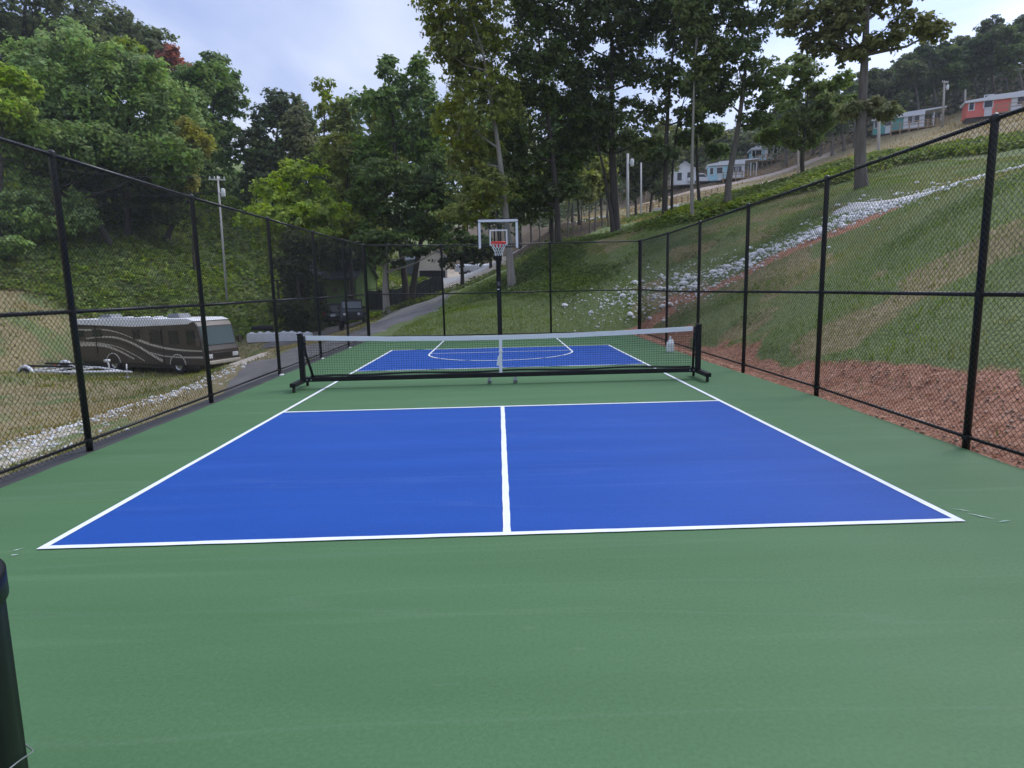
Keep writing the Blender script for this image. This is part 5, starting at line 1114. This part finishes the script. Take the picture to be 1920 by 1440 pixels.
# ------------------------------------------------------------------ cabins on the hillside
def paint(name, c): return mat(name, c, tuple(x * .88 for x in c), 2, .6, stretch=(.3, 1, 8))
TEAL, CORAL, PALEB, WHT = paint('teal_siding', (.10, .33, .30)), paint('coral_siding', (.72, .16, .12)), paint('pale_blue_siding', (.38, .66, .74)), paint('white_siding', (.70, .72, .74))
METR = mat('white_metal_roof', (.70, .72, .76), (.60, .62, .66), 3, .4, stretch=(8, .3, 1))
def cabin(label, px, py, F, rz, Lc, colr, deck=(.25, 1.0), porch=.26, lift=0.9, H=2.7, wide=2.6):
    p = at(px, py, F); c, s = math.cos(rz), math.sin(rz)
    def gl(x, y): return gz1(p[0] + x * c - y * s, p[1] + x * s + y * c)
    z0 = .75 * min(gl(0, 0), gl(Lc, 0), gl(Lc / 2, 0)) + .25 * max(gl(0, 0), gl(Lc, 0)) + .3
    t = empty('hillside_cabin', (p[0], p[1], z0), rz, label, 'cabin', 'painted cabins on the hillside')
    e = Lc * (1 - porch)
    m = MB(); m.box((e / 2, wide / 2, H / 2), (e, wide, H)); m.build('wall', WHT, t)
    m = MB(); m.box((Lc * .09, -.02, H / 2), (Lc * .18, .05, H)); m.build('painted_panel', colr, t)
    m = MB(); m.box((-.02, wide / 2, H / 2), (.05, wide + .06, H)); m.build('painted_end', colr, t)
    m = MB(); m.box((Lc * .35, -.02, H / 2), (Lc * .18, .05, H)); m.build('painted_panel', colr, t)
    m = MB(); lo = H + .02
    m.prism([(-.3, lo), (-.3, lo + .25), (Lc * .18, lo + .45), (Lc * .2, lo + .62), (Lc + .3, lo + .80), (Lc + .3, lo + .66), (e, lo + .5), (e, lo)], -.35, wide + .35); m.build('roof', METR, t)
    for x, w, z, h in ((Lc * .045, .5, 1.5, 1.0), (Lc * .215, .9, 1.55, .9), (Lc * .215, .9, 2.45, .35), (Lc * .54, .8, 1.55, .95), (Lc * .62, .8, 1.55, .95), (Lc * .54, .55, 2.45, .32), (Lc * .62, .55, 2.45, .32), (Lc * .69, .55, 2.45, .32)):
        m = MB(); m.box((x, -.055, z), (w, .04, h)); o = m.build('window', DARKGL, t)
        m = MB(); m.box((x, -.06, z + h / 2 + .05), (w + .2, .07, .1)); m.box((x, -.06, z - h / 2 - .05), (w + .2, .07, .1)); m.box((x - w / 2 - .05, -.06, z), (.1, .07, h)); m.box((x + w / 2 + .05, -.06, z), (.1, .07, h)); m.build('window_frame', WHT, o)
    m = MB(); m.box((Lc * .475, -.055, 1.05), (.55, .05, 2.1)); d = m.build('door', WHT, t); m = MB(); m.box((Lc * .475 + .2, -.1, 1.0), (.05, .06, .12)); m.build('handle', STEEL, d)
    for y in (.1, wide - .1):
        for x in (Lc - .1, (Lc + e) / 2): m = MB(); m.box((x, y, H / 2 + .1), (.13, .13, H + .45)); m.build('porch_post', WHT, t)
    da, db = Lc * deck[0], Lc * deck[1] + .4
    m = MB(); m.box(((da + db) / 2, -.95, -.08), (db - da, 1.8, .14)); m.box(((e + Lc) / 2 + .1, wide / 2, -.08), (Lc - e + .4, wide, .13)); m.build('deck', DECK, t)
    n = 6
    for i in range(n + 1):
        x = da + .1 + (db - da - .2) * i / n; g_ = gl(x, -1.8) - z0; m = MB(); m.box((x, -1.80, (g_ - .3 + 1.0) / 2), (.14, .14, 1.0 - g_ + .3)); m.build('deck_post', DECK, t)
    for z in (.92, .5): m = MB(); m.box(((da + db) / 2, -1.87, z), (db - da, .05, .09)); m.build('deck_rail', DECK, t)
    gm = min(gl(0, 0), gl(Lc, 0), gl(Lc / 2, 0)) - z0 - .3
    m = MB(); m.box((Lc / 2, wide / 2, gm / 2 - .02), (Lc - .2, wide - .2, -gm)); m.build('skirt', BARKD, t)
    return t
cabin('coral pink cabin with white roof highest on the right hillside', 1812, 214, 87.5, R(-24), 11.0, CORAL, H=1.9, wide=2.2)
cabin('teal cabin with white roof beside the tall grey trunk', 1637, 246, 100, R(-30), 9.0, TEAL, H=2.0, wide=2.4)
cabin('pale blue cabin with a long timber deck behind the curving trunk', 1330, 335, 105, R(-12), 7.4, PALEB, H=2.3)
cabin('white and pale blue cabin uphill of the long decked one', 1410, 307, 112, R(-10), 4.8, PALEB, deck=(.1, 1.0), H=2.1)
t = house('gabled_cabin', 'small white gabled cabin left of the pale blue cabin', 1280, 342, 108, R(80), 5.0, 3.6, 2.3, 3.5, WHT, METR, 'cabin')
for y in (-1.5, 1.5): m = MB(); m.box((-2.9, y, 1.15), (.16, .16, 2.3)); m.build('porch_post', WHT, t)
for y in (-.8, .8): m = MB(); m.box((-2.52, y, 1.3), (.05, .7, 1.2)); m.build('window', DARKGL, t)
p = at(1232, 352, 108); t = empty('timber_shed', (p[0], p[1], gz1(p[0], p[1])), 0, 'low tan timber platform left of the gabled cabin', 'platform')
m = MB(); m.box((0, 0, 1.2), (4.4, 2.4, .2)); m.build('deck', DECK, t)
for x in (-2.1, -.7, .7, 2.1):
    for y in (-1.1, 1.1): m = MB(); m.box((x, y, .9), (.15, .15, 2.6)); m.build('post', DECK, t)
p = at(1312, 338, 106); t = empty('parked_truck', (p[0], p[1], gz1(p[0], p[1]) + .05), R(4), 'white pickup parked beside the pale blue cabin', 'truck')
m = MB(); m.prism([(-2.3, .5), (-2.3, 1.1), (.9, 1.1), (2.2, 1.0), (2.3, .5)], -.9, .9); m.build('body', WHT, t, bevel=.06)
m = MB(); m.prism([(-1.0, 1.1), (-.8, 1.75), (.5, 1.75), (1.1, 1.08)], -.8, .8); c_ = m.build('cab', WHT, t, bevel=.06)
m = MB(); m.prism([(-.8, 1.2), (-.68, 1.62), (.42, 1.62), (.85, 1.2)], -.83, -.805); m.build('side_window', DARKGL, t)
for s in (-1, 1):
    for x in (1.45, -1.4): wheel(t, x, s * .8, .37, .37, .24)
# walls and rail fence at the bend of the drive
def curved_wall(label, pts, h, th=.3):
    P = [np.array(q) for q in pts]; root = empty('retaining_wall', (P[0][0], P[0][1], 0), 0, label, 'wall', 'walls at the bend of the drive')
    for a, b in zip(P[:-1], P[1:]):
        za, zb = gz1(*a), gz1(*b); m = MB(); d = (b - a) / np.linalg.norm(b - a) * .0; n = np.array([-(b - a)[1], (b - a)[0]]); n = n / np.linalg.norm(n) * th / 2
        m.add([(*(a - n), za - .3), (*(b - n), zb - .3), (*(b + n), zb - .3), (*(a + n), za - .3), (*(a - n), za + h), (*(b - n), zb + h), (*(b + n), zb + h), (*(a + n), za + h)],
              [(0, 3, 2, 1), (4, 5, 6, 7), (0, 1, 5, 4), (1, 2, 6, 5), (2, 3, 7, 6), (3, 0, 4, 7)]); wb(m, 'wall_panel', CONC, root)
curved_wall('lower pale concrete wall along the bend of the drive', [xy(1242, 62, 405), xy(1275, 64, 400), xy(1310, 67, 392), xy(1345, 71, 380)], .75)
curved_wall('upper pale concrete wall behind the bend of the drive', [xy(1225, 82, 378), xy(1260, 81, 378), xy(1300, 80, 378), xy(1352, 80, 376)], .55)
root = empty('rail_fence', (*xy(1180, 88, 372), 0), 0, 'long low timber rail fence crossing below the cabins', 'fence')
RP = [np.array(xy(1180 + i * 11, 87, 370)) for i in range(16)]
for a in RP: z = gz1(*a); m = MB(); m.box((a[0], a[1], z + .5), (.14, .14, 1.2)); wb(m, 'post', DECK, root)
for a, b in zip(RP[:-1], RP[1:]):
    za, zb = gz1(*a), gz1(*b)
    for k in (.4, .75, 1.02): m = MB(); m.tube([(a[0], a[1] - .1, za + k), (b[0], b[1] - .1, zb + k)], .045, 4); wb(m, 'rail', DECK, root)
for i, px in enumerate((1695, 1706)):
    p = at(px, 278, 50); m = MB(); m.lathe([(0, .62), (.07, .6), (.09, .5), (.09, -.1)], 10); o = m.build('white_stub', WHITE, None, True); o.location = (p[0], p[1], gz1(p[0], p[1])); tag(o, ('left' if i == 0 else 'right') + ' of two short white pipes standing in the meadow', 'pipe')

x, y = scatter(34000, 8, 105, 84, 165, lambda x, y: np.clip(sstep(0, 5, y - np.interp(x, [14, 30, 45, 60, 75, 105], [104, 100, 93, 88, 84, 82])) * (.6 + .8 * vnoise(x, y, 5, 91)), 0, 1))
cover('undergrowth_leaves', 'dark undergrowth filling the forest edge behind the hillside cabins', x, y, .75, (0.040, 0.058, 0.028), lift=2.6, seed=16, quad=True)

# ------------------------------------------------------------------ moist valley air
hz = MB(); hz.box((0, 300, 50), (1420, 1220, 114)); hzo = hz.build('haze', None); tag(hzo, 'thin moist haze in the valley air', 'haze', kind='stuff')
hm = bpy.data.materials.new('valley_haze'); hm.use_nodes = True; hn = hm.node_tree; hn.nodes.clear()
pv = hn.nodes.new('ShaderNodeVolumePrincipled'); pv.inputs['Color'].default_value = (0.86, 0.92, 1.0, 1); pv.inputs['Density'].default_value = 0.00038; pv.inputs['Anisotropy'].default_value = 0.2
ho = hn.nodes.new('ShaderNodeOutputMaterial'); hn.links.new(pv.outputs[0], ho.inputs['Volume']); hzo.data.materials.append(hm)
